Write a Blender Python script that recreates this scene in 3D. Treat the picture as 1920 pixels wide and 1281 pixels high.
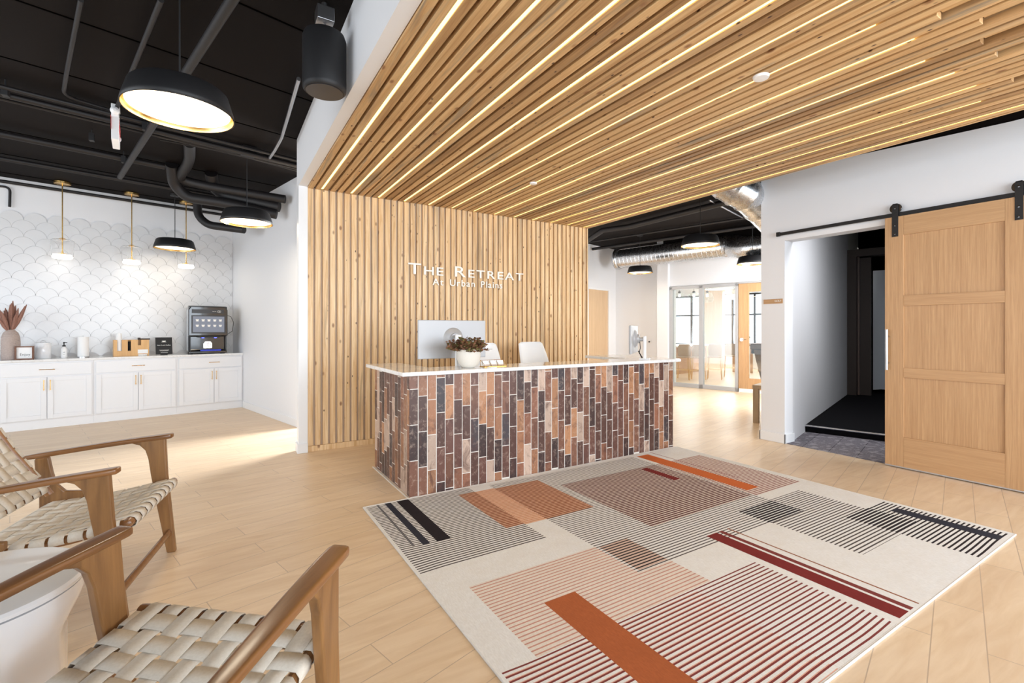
import bpy, bmesh, math, random
from mathutils import Vector, Matrix, noise
random.seed(7)
PI = math.pi
S = bpy.context.scene
for o in list(bpy.data.objects): bpy.data.objects.remove(o)
COL = S.collection
# ---------------------------------------------------------------- camera, world, light, exposure
YAW = math.radians(31.68); EYE = 1.30; FPX = 888.0; CXP = 960.0; CYP = 617.0
cam = bpy.data.cameras.new('camera'); camo = bpy.data.objects.new('camera', cam); COL.objects.link(camo)
camo.location = (0, 0, EYE); camo.rotation_euler = (PI/2, 0, -YAW)
cam.sensor_width = 36; cam.lens = 36*FPX/1920; cam.shift_y = -(640.5-CYP)/1920; cam.clip_start = .02
S.camera = camo
vs = S.view_settings; vs.view_transform = 'Standard'; vs.look = 'None'; vs.gamma = 1; vs.use_curve_mapping = False
vs.exposure = 0.2
W = bpy.data.worlds.new('world'); S.world = W; W.use_nodes = True
bg = W.node_tree.nodes['Background']; bg.inputs[0].default_value = (.84, .92, 1, 1); bg.inputs[1].default_value = 1.1

def area(name, loc, target, sx, sy, power, col=(1, 1, 1), spread=PI):
    l = bpy.data.lights.new(name, 'AREA'); l.shape = 'RECTANGLE'; l.size = sx; l.size_y = sy
    l.energy = power; l.color = col; l.spread = spread
    o = bpy.data.objects.new(name, l); COL.objects.link(o); o.location = loc
    o.rotation_euler = (Vector(target)-Vector(loc)).to_track_quat('-Z', 'Y').to_euler()
    return o
# unseen fills added behind the camera and at left, standing in for window daylight
area('fill_front', (1.5, -4.2, 1.9), (1.8, 3, 1.0), 7.5, 2.6, 370, (.82, .91, 1))
area('fill_left', (-5.6, 3.6, 1.7), (0, 4.6, 1.0), 5.0, 2.4, 165, (.88, .94, 1))
area('fill_right', (4.9, -3.2, 1.9), (4.6, 3, 1.2), 3.0, 2.4, 135, (.80, .90, 1))

# ---------------------------------------------------------------- pixel / plane helpers (give real world points)
FW = Vector((math.sin(YAW), math.cos(YAW), 0)); RT = Vector((math.cos(YAW), -math.sin(YAW), 0)); EY = Vector((0, 0, EYE))
GA = math.radians(14); UX = Vector((math.cos(GA), math.sin(GA), 0)); UY = Vector((-math.sin(GA), math.cos(GA), 0))
def ray(x, y): return FW + RT*((x-CXP)/FPX) - Vector((0, 0, (y-CYP)/FPX))
def onZ(x, y, z=0): d = ray(x, y); return EY + d*((z-EYE)/d.z)
def onX(x, y, X): d = ray(x, y); return EY + d*(X/d.x)
def onY(x, y, Y): d = ray(x, y); return EY + d*(Y/d.y)
def onGX(x, y, K): d = ray(x, y); return EY + d*(K/d.dot(UX))
def onGY(x, y, K): d = ray(x, y); return EY + d*(K/d.dot(UY))
def at(x, y, dist): return EY + ray(x, y)*dist
def G(x, y, z=0): v = UX*x + UY*y; return Vector((v.x, v.y, z))
GMAT = Matrix.Rotation(GA, 4, 'Z')

# ---------------------------------------------------------------- materials
def lin(c):
    return tuple((v/255/12.92 if v/255 <= .04045 else ((v/255+.055)/1.055)**2.4) for v in c)
class NT:
    def __init__(s, name):
        s.m = bpy.data.materials.new(name); s.m.use_nodes = True; s.t = s.m.node_tree; s.n = s.t.nodes
        s.p = s.n['Principled BSDF']
    def node(s, t, **k):
        n = s.n.new(t)
        for a, b in k.items(): setattr(n, a, b)
        return n
    def link(s, a, b): s.t.links.new(a, b)
    def set(s, **k):
        for a, b in k.items(): s.p.inputs[a.replace('_', ' ')].default_value = b
    def coords(s, scale=(1, 1, 1), rot=(0, 0, 0), kind='Object'):
        tc = s.node('ShaderNodeTexCoord'); mp = s.node('ShaderNodeMapping')
        mp.inputs['Scale'].default_value = scale; mp.inputs['Rotation'].default_value = rot
        s.link(tc.outputs[kind], mp.inputs[0]); return mp.outputs[0]
    def noise(s, vec, scale, detail=4, rough=.55, dist=0):
        n = s.node('ShaderNodeTexNoise'); n.inputs['Scale'].default_value = scale; n.inputs['Detail'].default_value = detail
        n.inputs['Roughness'].default_value = rough; n.inputs['Distortion'].default_value = dist
        s.link(vec, n.inputs['Vector']); return n.outputs['Fac']
    def ramp(s, fac, stops):
        r = s.node('ShaderNodeValToRGB'); e = r.color_ramp.elements
        while len(e) < len(stops): e.new(.5)
        for i, (p, c) in enumerate(stops):
            e[i].position = p; e[i].color = (*c[:3], 1)
        s.link(fac, r.inputs[0]); return r.outputs[0]
    def mix(s, fac, a, b, mode='MIX'):
        m = s.node('ShaderNodeMix', data_type='RGBA', blend_type=mode)
        for i, v in ((0, fac), (6, a), (7, b)):
            if hasattr(v, 'is_linked') or hasattr(v, 'links'): s.link(v, m.inputs[i])
            elif i == 0: m.inputs[0].default_value = v
            else: m.inputs[i].default_value = (*v[:3], 1)
        return m.outputs[2]
    def math(s, op, a, b=None):
        m = s.node('ShaderNodeMath', operation=op)
        for i, v in ((0, a), (1, b)):
            if v is None: continue
            if hasattr(v, 'links'): s.link(v, m.inputs[i])
            else: m.inputs[i].default_value = v
        return m.outputs[0]
    def bump(s, h, strength=.2, dist=.01):
        b = s.node('ShaderNodeBump'); b.inputs['Strength'].default_value = strength; b.inputs['Distance'].default_value = dist
        s.link(h, b.inputs['Height']); s.link(b.outputs[0], s.p.inputs['Normal'])
M = {}
def plain(name, rgb, rough=.5, metal=0, coat=0, bump=0, bscale=60, var=0, **k):
    t = NT(name); c = lin(rgb); t.set(Roughness=rough, Metallic=metal)
    if coat: t.set(Coat_Weight=coat, Coat_Roughness=.05)
    v = t.coords()
    n = t.noise(v, bscale, 3)
    a = tuple(min(1, x*(1+var)) for x in c); b = tuple(x*(1-var) for x in c)
    t.link(t.mix(n, b, a), t.p.inputs['Base Color'])
    if bump: t.bump(n, bump, .002)
    M[name] = t.m; return t
def emit(name, rgb, strength):
    t = NT(name); t.set(Base_Color=(*lin(rgb), 1), Emission_Color=(*lin(rgb), 1), Emission_Strength=strength)
    M[name] = t.m; return t.m
def wood(name, c1, c2, axis='Y', scale=14, stretch=14, rough=.45, coat=0, contrast=.5, bump=.05):
    t = NT(name); sc = {'X': (1, stretch, stretch), 'Y': (stretch, 1, stretch), 'Z': (stretch, stretch, 1)}[axis]
    v = t.coords(sc); n = t.noise(v, scale/6, 6, .62, .35); n2 = t.noise(t.coords(tuple(x*.25 for x in sc)), scale/6, 3, .5, .5)
    f = t.mix(.4, n, n2)
    lo, hi = .5-contrast*.3, .5+contrast*.3
    t.link(t.ramp(f, [(lo, lin(c1)), (hi, lin(c2))]), t.p.inputs['Base Color'])
    t.set(Roughness=rough); t.bump(n, bump, .002)
    if coat: t.set(Coat_Weight=coat, Coat_Roughness=.15)
    M[name] = t.m; return t.m
plain('white_paint', (236, 237, 240), .6, bump=.02, var=.01)
plain('white_trim', (240, 241, 243), .35, var=.01)
plain('cabinet_white', (236, 237, 240), .35, var=.01)
plain('black_paint', (17, 11, 9), .8, var=.15, bscale=3)
plain('black_pipe', (26, 23, 24), .55, var=.1, bscale=20)
plain('black_matte', (19, 18, 20), .55, var=.1)
plain('black_gloss', (22, 22, 25), .12, coat=.6)
plain('dark_plastic', (45, 44, 48), .35)
plain('chrome', (225, 225, 228), .18, 1)
plain('steel', (190, 190, 192), .3, 1)
plain('brass', (232, 190, 120), .25, 1)
plain('aluminium', (178, 178, 180), .45, .25)
plain('white_plastic', (240, 240, 241), .35)
plain('glazed_white', (238, 239, 242), .18, coat=.4)
plain('paper_white', (244, 244, 244), .8)
plain('screen_white', (196, 203, 212), .3)
plain('grout', (230, 224, 216), .9, var=.05)
plain('tile_white', (226, 227, 229), .22, var=.02, bscale=4)
plain('tile_grout', (210, 210, 212), .8)
plain('black_carpet', (20, 19, 22), .95, var=.3, bscale=400)
plain('curtain_black', (5, 5, 5), .9, var=.2)
plain('dark_wood', (54, 42, 36), .6, var=.2)
plain('planter', (226, 220, 210), .7, bump=.05, var=.03)
plain('gold_wire', (222, 176, 88), .25, 1)
plain('blue_plastic', (50, 70, 215), .3)
plain('cream_wall', (238, 236, 224), .7)
plain('wicker', (168, 138, 106), .7, var=.2, bscale=80)
plain('sign_white', (248, 246, 240), .45)
plain('red_enamel', (206, 80, 80), .4)
plain('slate_base', (222, 214, 206), .6)
M['black_paint'].node_tree.nodes['Principled BSDF'].inputs['Specular IOR Level'].default_value = .15
M['curtain_black'].node_tree.nodes['Principled BSDF'].inputs['Specular IOR Level'].default_value = 0
M['black_carpet'].node_tree.nodes['Principled BSDF'].inputs['Specular IOR Level'].default_value = .1
emit('led_warm', (255, 228, 140), 2.6)
emit('diffuser', (255, 240, 212), 2.6)
emit('bulb_white', (255, 248, 238), 2.4)
emit('led_blue', (80, 90, 255), 4.0)
emit('sky_glow', (236, 244, 255), 2.2)
emit('screen_glow', (120, 126, 140), .25)
wood('walnut', (92, 58, 30), (158, 108, 62), 'Y', 16, 12, .32, .3, .7)
wood('teak_z', (96, 64, 36), (156, 112, 66), 'Z', 16, 12, .35, .2, .7)
wood('oak_z', (174, 132, 90), (208, 168, 124), 'Z', 30, 50, .45, 0, .6)
wood('oak_y', (178, 136, 94), (206, 166, 122), 'Y', 22, 40, .45, 0, .8)
wood('maple_door', (206, 174, 138), (222, 192, 156), 'Z', 14, 20, .45, 0, .6)
wood('bamboo', (206, 156, 96), (230, 184, 124), 'Z', 12, 12, .45)
wood('bench_wood', (168, 148, 124), (196, 176, 150), 'Z', 12, 14, .5)
wood('table_wood', (176, 128, 86), (206, 160, 116), 'X', 12, 14, .4)
wood('frame_wood', (100, 66, 50), (140, 96, 74), 'X', 12, 14, .5)
wood('pool_wood', (84, 66, 58), (110, 88, 76), 'Z', 12, 14, .4)
# clear glass
t = NT('glass'); t.set(Base_Color=(1, 1, 1, 1), Roughness=.0, IOR=1.1, Transmission_Weight=1.0); M['glass'] = t.m
t = NT('pane_glass')
tr = t.node('ShaderNodeBsdfTransparent'); gl = t.node('ShaderNodeBsdfGlossy'); mx = t.node('ShaderNodeMixShader')
tr.inputs[0].default_value = (.93, .96, .95, 1); gl.inputs['Roughness'].default_value = .01; mx.inputs[0].default_value = .10
t.link(tr.outputs[0], mx.inputs[1]); t.link(gl.outputs[0], mx.inputs[2]); t.link(mx.outputs[0], t.n['Material Output'].inputs[0]); M['pane_glass'] = t.m
# floor: wood-look plank tile
t = NT('plank_floor'); ROT = math.radians(15)
v = t.coords((1, 1, 1), (0, 0, -ROT))
br = t.node('ShaderNodeTexBrick'); br.offset = .37; br.offset_frequency = 2; br.squash = 1
br.inputs['Scale'].default_value = 1; br.inputs['Brick Width'].default_value = 1.02; br.inputs['Row Height'].default_value = .168
br.inputs['Mortar Size'].default_value = .0022; br.inputs['Mortar Smooth'].default_value = .2
br.inputs['Color1'].default_value = (*lin((238, 212, 180)), 1); br.inputs['Color2'].default_value = (*lin((224, 196, 162)), 1)
br.inputs['Mortar'].default_value = (*lin((204, 182, 156)), 1)
add = t.node('ShaderNodeVectorMath', operation='ADD'); add.inputs[1].default_value = (0, -.0845+.168*60, 0)
t.link(v, add.inputs[0]); t.link(add.outputs[0], br.inputs['Vector'])
v2 = t.coords((1.2, 9, 9), (0, 0, -ROT)); n1 = t.noise(v2, 2.2, 6, .62, .6)
v3 = t.coords((1, 3, 1), (0, 0, -ROT)); n2 = t.noise(v3, 1.8, 3, .5)
c = t.mix(t.ramp(n1, [(.3, (0, 0, 0)), (.72, (1, 1, 1))]), lin((208, 176, 138)), lin((248, 228, 200)))
c = t.mix(.45, br.outputs['Color'], c)
c = t.mix(t.ramp(n2, [(.35, (0, 0, 0)), (.7, (.35, .35, .35))]), c, lin((214, 186, 158)))
c = t.mix(br.outputs['Fac'], c, lin((194, 170, 146)))
t.link(c, t.p.inputs['Base Color']); t.set(Roughness=.36); t.p.inputs['Specular IOR Level'].default_value = .45
inv = t.math('SUBTRACT', 1, br.outputs['Fac']); t.bump(inv, .25, .002); M['plank_floor'] = t.m
# pine slats: one attribute per slat picks tone, another shifts the grain
def pine(name, axis):
    t = NT(name); at_ = t.node('ShaderNodeAttribute', attribute_name='tone'); col = at_.outputs['Color']
    sep = t.node('ShaderNodeSeparateColor'); t.link(col, sep.inputs[0])
    tc = t.node('ShaderNodeTexCoord'); comb = t.node('ShaderNodeCombineXYZ')
    sh = t.math('MULTIPLY', sep.outputs[1], 37.0)
    for i in range(3): t.link(sh, comb.inputs[i])
    ad = t.node('ShaderNodeVectorMath', operation='ADD'); t.link(tc.outputs['Object'], ad.inputs[0]); t.link(comb.outputs[0], ad.inputs[1])
    def mp(sc):
        m = t.node('ShaderNodeMapping'); m.inputs['Scale'].default_value = sc; t.link(ad.outputs[0], m.inputs[0]); return m.outputs[0]
    long_ = (lambda a, b: (a, a, b) if axis == 'Z' else (a, b, a))
    g = t.noise(mp(long_(26, 1.1)), 1.3, 6, .65, .8)
    st = t.noise(mp(long_(14, .8)), 1.0, 5, .6, 1.0)
    cA, cB = ((214, 170, 116), (248, 220, 178)) if axis == 'Z' else ((196, 150, 98), (230, 196, 146))  # same pine; Y copy coloured darker to shade the ceiling slats
    base = t.mix(t.ramp(g, [(.32, (0, 0, 0)), (.68, (1, 1, 1))]), lin(cA), lin(cB))
    darker = t.mix(t.ramp(g, [(.3, (0, 0, 0)), (.7, (1, 1, 1))]), lin((128, 92, 58)), lin((186, 146, 98)))
    base = t.mix(sep.outputs[0], base, darker)
    grey = t.mix(g, lin((120, 100, 80)), lin((180, 164, 138)))
    sf = t.math('MULTIPLY', t.ramp(st, [(.52, (0, 0, 0)), (.66, (1, 1, 1))]), sep.outputs[2])
    base = t.mix(sf, base, grey)
    vo = t.node('ShaderNodeTexVoronoi'); vo.inputs['Scale'].default_value = 1.0; t.link(mp(long_(13, 7)), vo.inputs['Vector'])
    vs_ = t.node('ShaderNodeSeparateColor'); t.link(vo.outputs['Color'], vs_.inputs[0])
    near = t.ramp(vo.outputs['Distance'], [(.10, (1, 1, 1)), (.22, (0, 0, 0))])
    kn = t.math('MULTIPLY', near, t.math('GREATER_THAN', vs_.outputs[0], .72))
    base = t.mix(t.math('MULTIPLY', kn, .75), base, lin((120, 66, 30)))
    v2_ = t.node('ShaderNodeTexVoronoi'); v2_.inputs['Scale'].default_value = 1.0; t.link(mp(long_(26, 13)), v2_.inputs['Vector'])
    w2_ = t.node('ShaderNodeSeparateColor'); t.link(v2_.outputs['Color'], w2_.inputs[0])
    n2_ = t.ramp(v2_.outputs['Distance'], [(.10, (1, 1, 1)), (.20, (0, 0, 0))])
    base = t.mix(t.math('MULTIPLY', n2_, t.math('GREATER_THAN', w2_.outputs[1], .86)), base, lin((64, 34, 18)))
    t.link(base, t.p.inputs['Base Color']); t.set(Roughness=.5); t.bump(g, .08, .002); M[name] = t.m
pine('pine_z', 'Z'); pine('pine_y', 'Y')
plain('slat_backing', (84, 56, 34), .8, var=.1, bscale=5)
plain('slat_backing_wall', (196, 176, 156), .8, var=.05, bscale=5)
# weathered brick tile, colour per tile from the attribute
t = NT('brick_tile'); a_ = t.node('ShaderNodeAttribute', attribute_name='tone'); v = t.coords()
n1 = t.noise(v, 22, 7, .72, .6); n2 = t.noise(v, 140, 3, .7); n3 = t.noise(t.coords((1, 1, .6)), 9, 6, .7, 1.2)
c = t.mix(t.ramp(n1, [(.52, (0, 0, 0)), (.66, (.35, .35, .35))]), a_.outputs['Color'], lin((214, 190, 172)))
c = t.mix(t.ramp(n3, [(.5, (0, 0, 0)), (.66, (.75, .75, .75))]), c, lin((84, 52, 44)))
c = t.mix(t.ramp(n2, [(.28, (.4, .4, .4)), (.40, (0, 0, 0))]), c, lin((70, 52, 46)))
t.link(c, t.p.inputs['Base Color']); t.set(Roughness=.42); t.bump(n1, .25, .003); M['brick_tile'] = t.m
# quartz counter
t = NT('quartz'); v = t.coords((1, 1, 1)); n = t.noise(v, 3.2, 6, .6, 1.6)
t.link(t.ramp(n, [(.46, lin((240, 240, 240))), (.5, lin((228, 227, 226))), (.54, lin((240, 240, 240)))]), t.p.inputs['Base Color']); t.set(Roughness=.08); M['quartz'] = t.m
# carpet tile of the golf room
t = NT('grey_carpet'); v = t.coords((1, 1, 1), (0, 0, -ROT)); bk = t.node('ShaderNodeTexBrick'); bk.inputs['Scale'].default_value = 1
bk.inputs['Brick Width'].default_value = .9; bk.inputs['Row Height'].default_value = .25; bk.inputs['Mortar Size'].default_value = .004
bk.inputs['Color1'].default_value = (*lin((112, 108, 116)), 1); bk.inputs['Color2'].default_value = (*lin((140, 136, 144)), 1); bk.inputs['Mortar'].default_value = (*lin((72, 68, 76)), 1)
t.link(v, bk.inputs['Vector']); n = t.noise(t.coords((40, 300, 40), (0, 0, -ROT)), 1, 2)
n5 = t.noise(t.coords((14, 14, 14)), 1, 1)
c = t.mix(t.ramp(n, [(.4, (0, 0, 0)), (.6, (.6, .6, .6))]), bk.outputs['Color'], lin((76, 74, 84))); c = t.mix(t.ramp(n5, [(.55, (0, 0, 0)), (.62, (.5, .5, .5))]), c, lin((176, 172, 178)))
t.link(c, t.p.inputs['Base Color']); t.set(Roughness=.95); M['grey_carpet'] = t.m
# webbing
t = NT('webbing'); n = t.noise(t.coords((140, 140, 140)), 1, 3); n2 = t.noise(t.coords((16, 16, 16)), 1, 2)
c = t.mix(n, lin((196, 184, 168)), lin((220, 211, 198))); t.link(c, t.p.inputs['Base Color']); t.set(Roughness=.75); t.bump(n, .15, .001); M['webbing'] = t.m
# galvanised duct
t = NT('galvanised'); n = t.noise(t.coords((60, 60, 60)), 1, 4, .6); t.link(t.ramp(n, [(.3, lin((196, 198, 201))), (.7, lin((222, 223, 225)))]), t.p.inputs['Base Color'])
t.set(Metallic=1.0); t.link(t.ramp(n, [(.3, (.24,)*3), (.7, (.32,)*3)]), t.p.inputs['Roughness']); M['galvanised'] = t.m
# rug yarns
def yarn(name, rgb, var=.30):
    t = NT(name); c0 = lin(rgb); n = t.noise(t.coords((150, 38, 100)), 1, 4, .75); n2 = t.noise(t.coords((6, 9, 5)), 1, 5, .7)
    c = t.mix(n, tuple(x*(1-var) for x in c0), tuple(min(1, x*(1+var)) for x in c0))
    c = t.mix(t.ramp(n2, [(.4, (0, 0, 0)), (.65, (.4, .4, .4))]), c, tuple(min(1, x*.84) for x in c0))
    t.link(c, t.p.inputs['Base Color']); t.set(Roughness=.95); t.p.inputs['Specular IOR Level'].default_value = .1; t.bump(n, .3, .002); M[name] = t.m
RUG = dict(cream=(244, 238, 230), grey=(86, 78, 76), charcoal=(46, 40, 44), slate=(56, 56, 66), thin=(112, 108, 112), rust=(152, 94, 68), peach=(228, 184, 156),
           rustlt=(206, 140, 104), maroon=(104, 66, 66), maroonlt=(168, 128, 122), bar=(128, 50, 48), orange=(208, 110, 60), pinkl=(204, 150, 134), pinkbg=(236, 218, 206),
           brownbg=(214, 186, 170), redl=(132, 66, 62), redl2=(226, 176, 156), black=(50, 42, 44), burnt=(178, 100, 62), roseline=(150, 96, 96))
for k, c in RUG.items(): yarn('yarn_'+k, c)

# ---------------------------------------------------------------- object helpers
def tag(o, label=None, cat=None, group=None, kind=None):
    if label: o['label'] = label
    if cat: o['category'] = cat
    if group: o['group'] = group
    if kind: o['kind'] = kind
    return o
def thing(name, label, cat, loc=(0, 0, 0), rotz=0, group=None):
    o = bpy.data.objects.new(name, None); COL.objects.link(o); o.location = loc; o.rotation_euler = (0, 0, rotz); o.empty_display_size = .1
    return tag(o, label, cat, group)
class MB:
    def __init__(s): s.bm = bmesh.new(); s.mi = 0; s.tone = None; s.lay = None
    def _v(s, pts, m=None): return [s.bm.verts.new((m @ Vector(p)) if m is not None else Vector(p)) for p in pts]
    def _f(s, vs):
        try: f = s.bm.faces.new(vs)
        except ValueError: return None
        f.material_index = s.mi
        if s.tone is not None:
            if s.lay is None: s.lay = s.bm.loops.layers.float_color.new('tone')
            for l in f.loops: l[s.lay] = (*s.tone, 1)
        return f
    def box(s, x0, x1, y0, y1, z0, z1, m=None):
        v = s._v([(x0, y0, z0), (x1, y0, z0), (x1, y1, z0), (x0, y1, z0), (x0, y0, z1), (x1, y0, z1), (x1, y1, z1), (x0, y1, z1)], m)
        for q in ((0, 3, 2, 1), (4, 5, 6, 7), (0, 1, 5, 4), (1, 2, 6, 5), (2, 3, 7, 6), (3, 0, 4, 7)): s._f([v[i] for i in q])
        return s
    def prism(s, poly, a, b, m=None, axis='Z'):
        """poly of 2D points extruded from a to b along axis"""
        f = {'Z': lambda p, h: (p[0], p[1], h), 'Y': lambda p, h: (p[0], h, p[1]), 'X': lambda p, h: (h, p[0], p[1])}[axis]
        A = s._v([f(p, a) for p in poly], m); B = s._v([f(p, b) for p in poly], m); n = len(poly)
        s._f(A[::-1]); s._f(B)
        for i in range(n): s._f([A[i], A[(i+1) % n], B[(i+1) % n], B[i]])
        return s
    def lathe(s, prof, seg=32, m=None, mod=None, cap=True):
        rings = []
        for (r, z) in prof:
            ring = []
            for k in range(seg):
                a = 2*PI*k/seg; rr = r*(mod(a, z) if mod else 1)
                ring.append((rr*math.cos(a), rr*math.sin(a), z))
            rings.append(s._v(ring, m))
        for A, B in zip(rings, rings[1:]):
            for k in range(seg): s._f([A[k], A[(k+1) % seg], B[(k+1) % seg], B[k]])
        if cap:
            if prof[0][0] > 1e-4: s._f(rings[0][::-1])
            if prof[-1][0] > 1e-4: s._f(rings[-1])
        return s
    def tube(s, pts, r, seg=10, cap=True, sq=1.0):
        pts = [Vector(p) for p in pts]; n = len(pts); R = r if isinstance(r, (list, tuple)) else [r]*n
        rings = []; up = None
        for i, p in enumerate(pts):
            d = (pts[min(i+1, n-1)]-pts[max(i-1, 0)]).normalized()
            if up is None:
                up = Vector((0, 0, 1)) if abs(d.z) < .9 else Vector((1, 0, 0))
            x = d.cross(up).normalized(); y = x.cross(d).normalized(); up = y
            rings.append(s._v([p + x*(R[i]*math.cos(2*PI*k/seg)) + y*(R[i]*sq*math.sin(2*PI*k/seg)) for k in range(seg)]))
        for A, B in zip(rings, rings[1:]):
            for k in range(seg): s._f([A[k], B[k], B[(k+1) % seg], A[(k+1) % seg]])
        if cap: s._f(rings[0]); s._f(rings[-1][::-1])
        return s
    def bar(s, a, b, w, h, up=(0, 0, 1)):
        a = Vector(a); b = Vector(b); d = (b-a).normalized(); x = d.cross(Vector(up)).normalized(); y = x.cross(d).normalized()
        c = [(-1, -1), (1, -1), (1, 1), (-1, 1)]
        A = s._v([a + x*(w/2*i) + y*(h/2*j) for i, j in c]); B = s._v([b + x*(w/2*i) + y*(h/2*j) for i, j in c])
        s._f(A); s._f(B[::-1])
        for k in range(4): s._f([A[k], B[k], B[(k+1) % 4], A[(k+1) % 4]])
        return s
    def loft(s, sections, cap=True):
        rings = [s._v(q) for q in sections]; n = len(rings[0])
        for A, B in zip(rings, rings[1:]):
            for k in range(n): s._f([A[k], A[(k+1) % n], B[(k+1) % n], B[k]])
        if cap: s._f(rings[0][::-1]); s._f(rings[-1])
        return s
    def build(s, name, mats, parent=None, smooth=False, bevel=0, seg=2, loc=None, rotz=0, solid=0, subsurf=0):
        me = bpy.data.meshes.new(name)
        if not smooth or True: bmesh.ops.recalc_face_normals(s.bm, faces=s.bm.faces)
        s.bm.to_mesh(me); s.bm.free()
        for m in (mats if isinstance(mats, (list, tuple)) else [mats]): me.materials.append(M[m])
        if smooth:
            for p in me.polygons: p.use_smooth = True
            me.set_sharp_from_angle(angle=math.radians(38))
        o = bpy.data.objects.new(name, me); COL.objects.link(o)
        if parent is not None: o.parent = parent
        if loc is not None: o.location = loc
        if rotz: o.rotation_euler = (0, 0, rotz)
        if solid:
            md = o.modifiers.new('t', 'SOLIDIFY'); md.thickness = solid; md.offset = 0
        if subsurf:
            md = o.modifiers.new('s', 'SUBSURF'); md.levels = md.render_levels = subsurf
        if bevel:
            md = o.modifiers.new('b', 'BEVEL'); md.width = bevel; md.segments = seg; md.limit_method = 'ANGLE'; md.angle_limit = math.radians(40)
            md.use_clamp_overlap = True
        return o
def struct(name, mb, mats, label=None, **k):
    o = mb.build(name, mats, **k); o['kind'] = 'structure'
    if label: o['label'] = label
    return o
def copy_tree(root, loc, rotz, label, group=None):
    r = root.copy(); COL.objects.link(r); r.location = loc; r.rotation_euler = (0, 0, rotz); r['label'] = label
    if group: r['group'] = group
    def rec(src, dst):
        for ch in list(src.children):
            c = ch.copy(); COL.objects.link(c); c.parent = dst; rec(ch, c)
    rec(root, r)
    return r
def text_mesh(txt, size, depth, name, mat, parent=None, loc=(0, 0, 0), rot=(PI/2, 0, 0), align='LEFT', sx=1.0, offset=0.0):
    cu = bpy.data.curves.new(name, 'FONT'); cu.body = txt; cu.size = size; cu.extrude = depth/2; cu.align_x = align; cu.offset = offset; cu.resolution_u = 4
    tmp = bpy.data.objects.new('tmp', cu); COL.objects.link(tmp); bpy.context.view_layer.update()
    dg = bpy.context.evaluated_depsgraph_get(); me = bpy.data.meshes.new_from_object(tmp.evaluated_get(dg)); me.name = name
    bpy.data.objects.remove(tmp)
    for v in me.vertices: v.co.x *= sx
    me.materials.clear(); me.materials.append(M[mat])
    o = bpy.data.objects.new(name, me); COL.objects.link(o); o.parent = parent; o.location = loc; o.rotation_euler = rot
    w = max([v.co.x for v in me.vertices] or [0]); return o, w

# ================================================================ SETTING
ZC = 3.32       # black ceiling
ZK = 2.787      # underside of the slatted canopy
XF = .70        # fascia plane
YW = 5.385      # slat wall plane
XR = 5.45       # wall with the barn door
struct('floor', MB().box(-7, 19, -5, 19, -.1, 0), 'plank_floor', 'pale wood-look plank floor laid diagonally')
c_ = MB(); c_.box(-7, XF+.03, -5, 14, ZC, ZC+.1); c_.box(XF+.03, 19, -5, 14, ZC, ZC+.1)
struct('ceiling', c_, 'black_paint', 'black painted exposed ceiling deck')
# joints of the ceiling deck panels
j = MB()
for k in range(-1, 12):
    j.box(-7, 2.46, .4+k*.95, .412+k*.95, ZC-.004, ZC+.002, GMAT)
struct('trim_1', j, 'curtain_black', 'thin dark joints between the ceiling deck panels')
# --- alcove walls, in the building's own grid
AW = 9.23
struct('wall_alcove', MB().box(-7, 2.50, AW, AW+.12, 0, ZC, GMAT), 'white_paint', 'white wall behind the coffee counter')
struct('wall_side', MB().box(2.502, 2.62, 6.35, AW+.12, 0, ZC, GMAT), 'white_paint', 'white side wall of the coffee nook')
struct('baseboard_side', MB().box(2.489, 2.502, 6.35, 8.66, 0, .105, GMAT), 'white_trim', bevel=.003)
# --- scallop tile
r = .1133
sc = MB(); sc.mi = 0
sc.box(-2.6, 2.5, AW-.006, AW-.001, .9, 2.78, GMAT)
sc.mi = 1
def fan(cx, cz, rr):
    P = []
    for k in range(0, 13): a = PI*k/12; P.append((cx+rr*math.cos(a), cz+rr*math.sin(a)))
    for k in range(1, 7): a = PI/2*k/6; P.append((cx-r + rr*0 + r*math.sin(PI/2-a)*0 + (r)*(1-math.cos(PI/2-a))*0 + r*math.sin(a)*1.0 - 0 , cz - r + r*math.cos(a)))
    for k in range(5, -1, -1):
        a = PI/2*k/6
        P.append((cx+r - r*math.sin(a), cz - r + r*math.cos(a)))
    return P
def fan_poly(cx, cz):
    g = .0016; P = []
    for k in range(0, 15): a = PI*k/14; P.append((cx+(r-g)*math.cos(a), cz+(r-g)*math.sin(a)))
    # lower left concave arc, centre (cx-r, cz-r)
    for k in range(1, 8):
        a = PI/2 - PI/2*k/8; P.append((cx-r+(r+g)*math.cos(a), cz-r+(r+g)*math.sin(a)))
    P.append((cx, cz-r+g*2))
    for k in range(7, 0, -1):
        a = PI/2 + PI/2*k/8; P.append((cx+r+(r+g)*math.cos(a), cz-r+(r+g)*math.sin(a)))
    return P
row = 0; z = 2.775
while z > .86:
    n0 = -11 if row % 2 == 0 else -12
    for k in range(n0, 11):
        cx = 2.347 + (k-10)*2*r + (0 if row % 2 == 0 else r)
        poly = fan_poly(cx, z)
        if cx > 2.3: poly = [(min(px_, 2.497), pz_) for px_, pz_ in poly]
        if z - r < .905: poly = [(px_, max(pz_, .906)) for px_, pz_ in poly]
        if max(p[1] for p in poly) - .906 < .01: continue
        sc.prism(poly, AW-.012-random.random()*.001, AW-.005, GMAT, 'Y')
    z -= r; row += 1
struct('trim_2', sc, ['tile_grout', 'tile_white'], 'white scallop tile backsplash with arched top edge')
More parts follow.
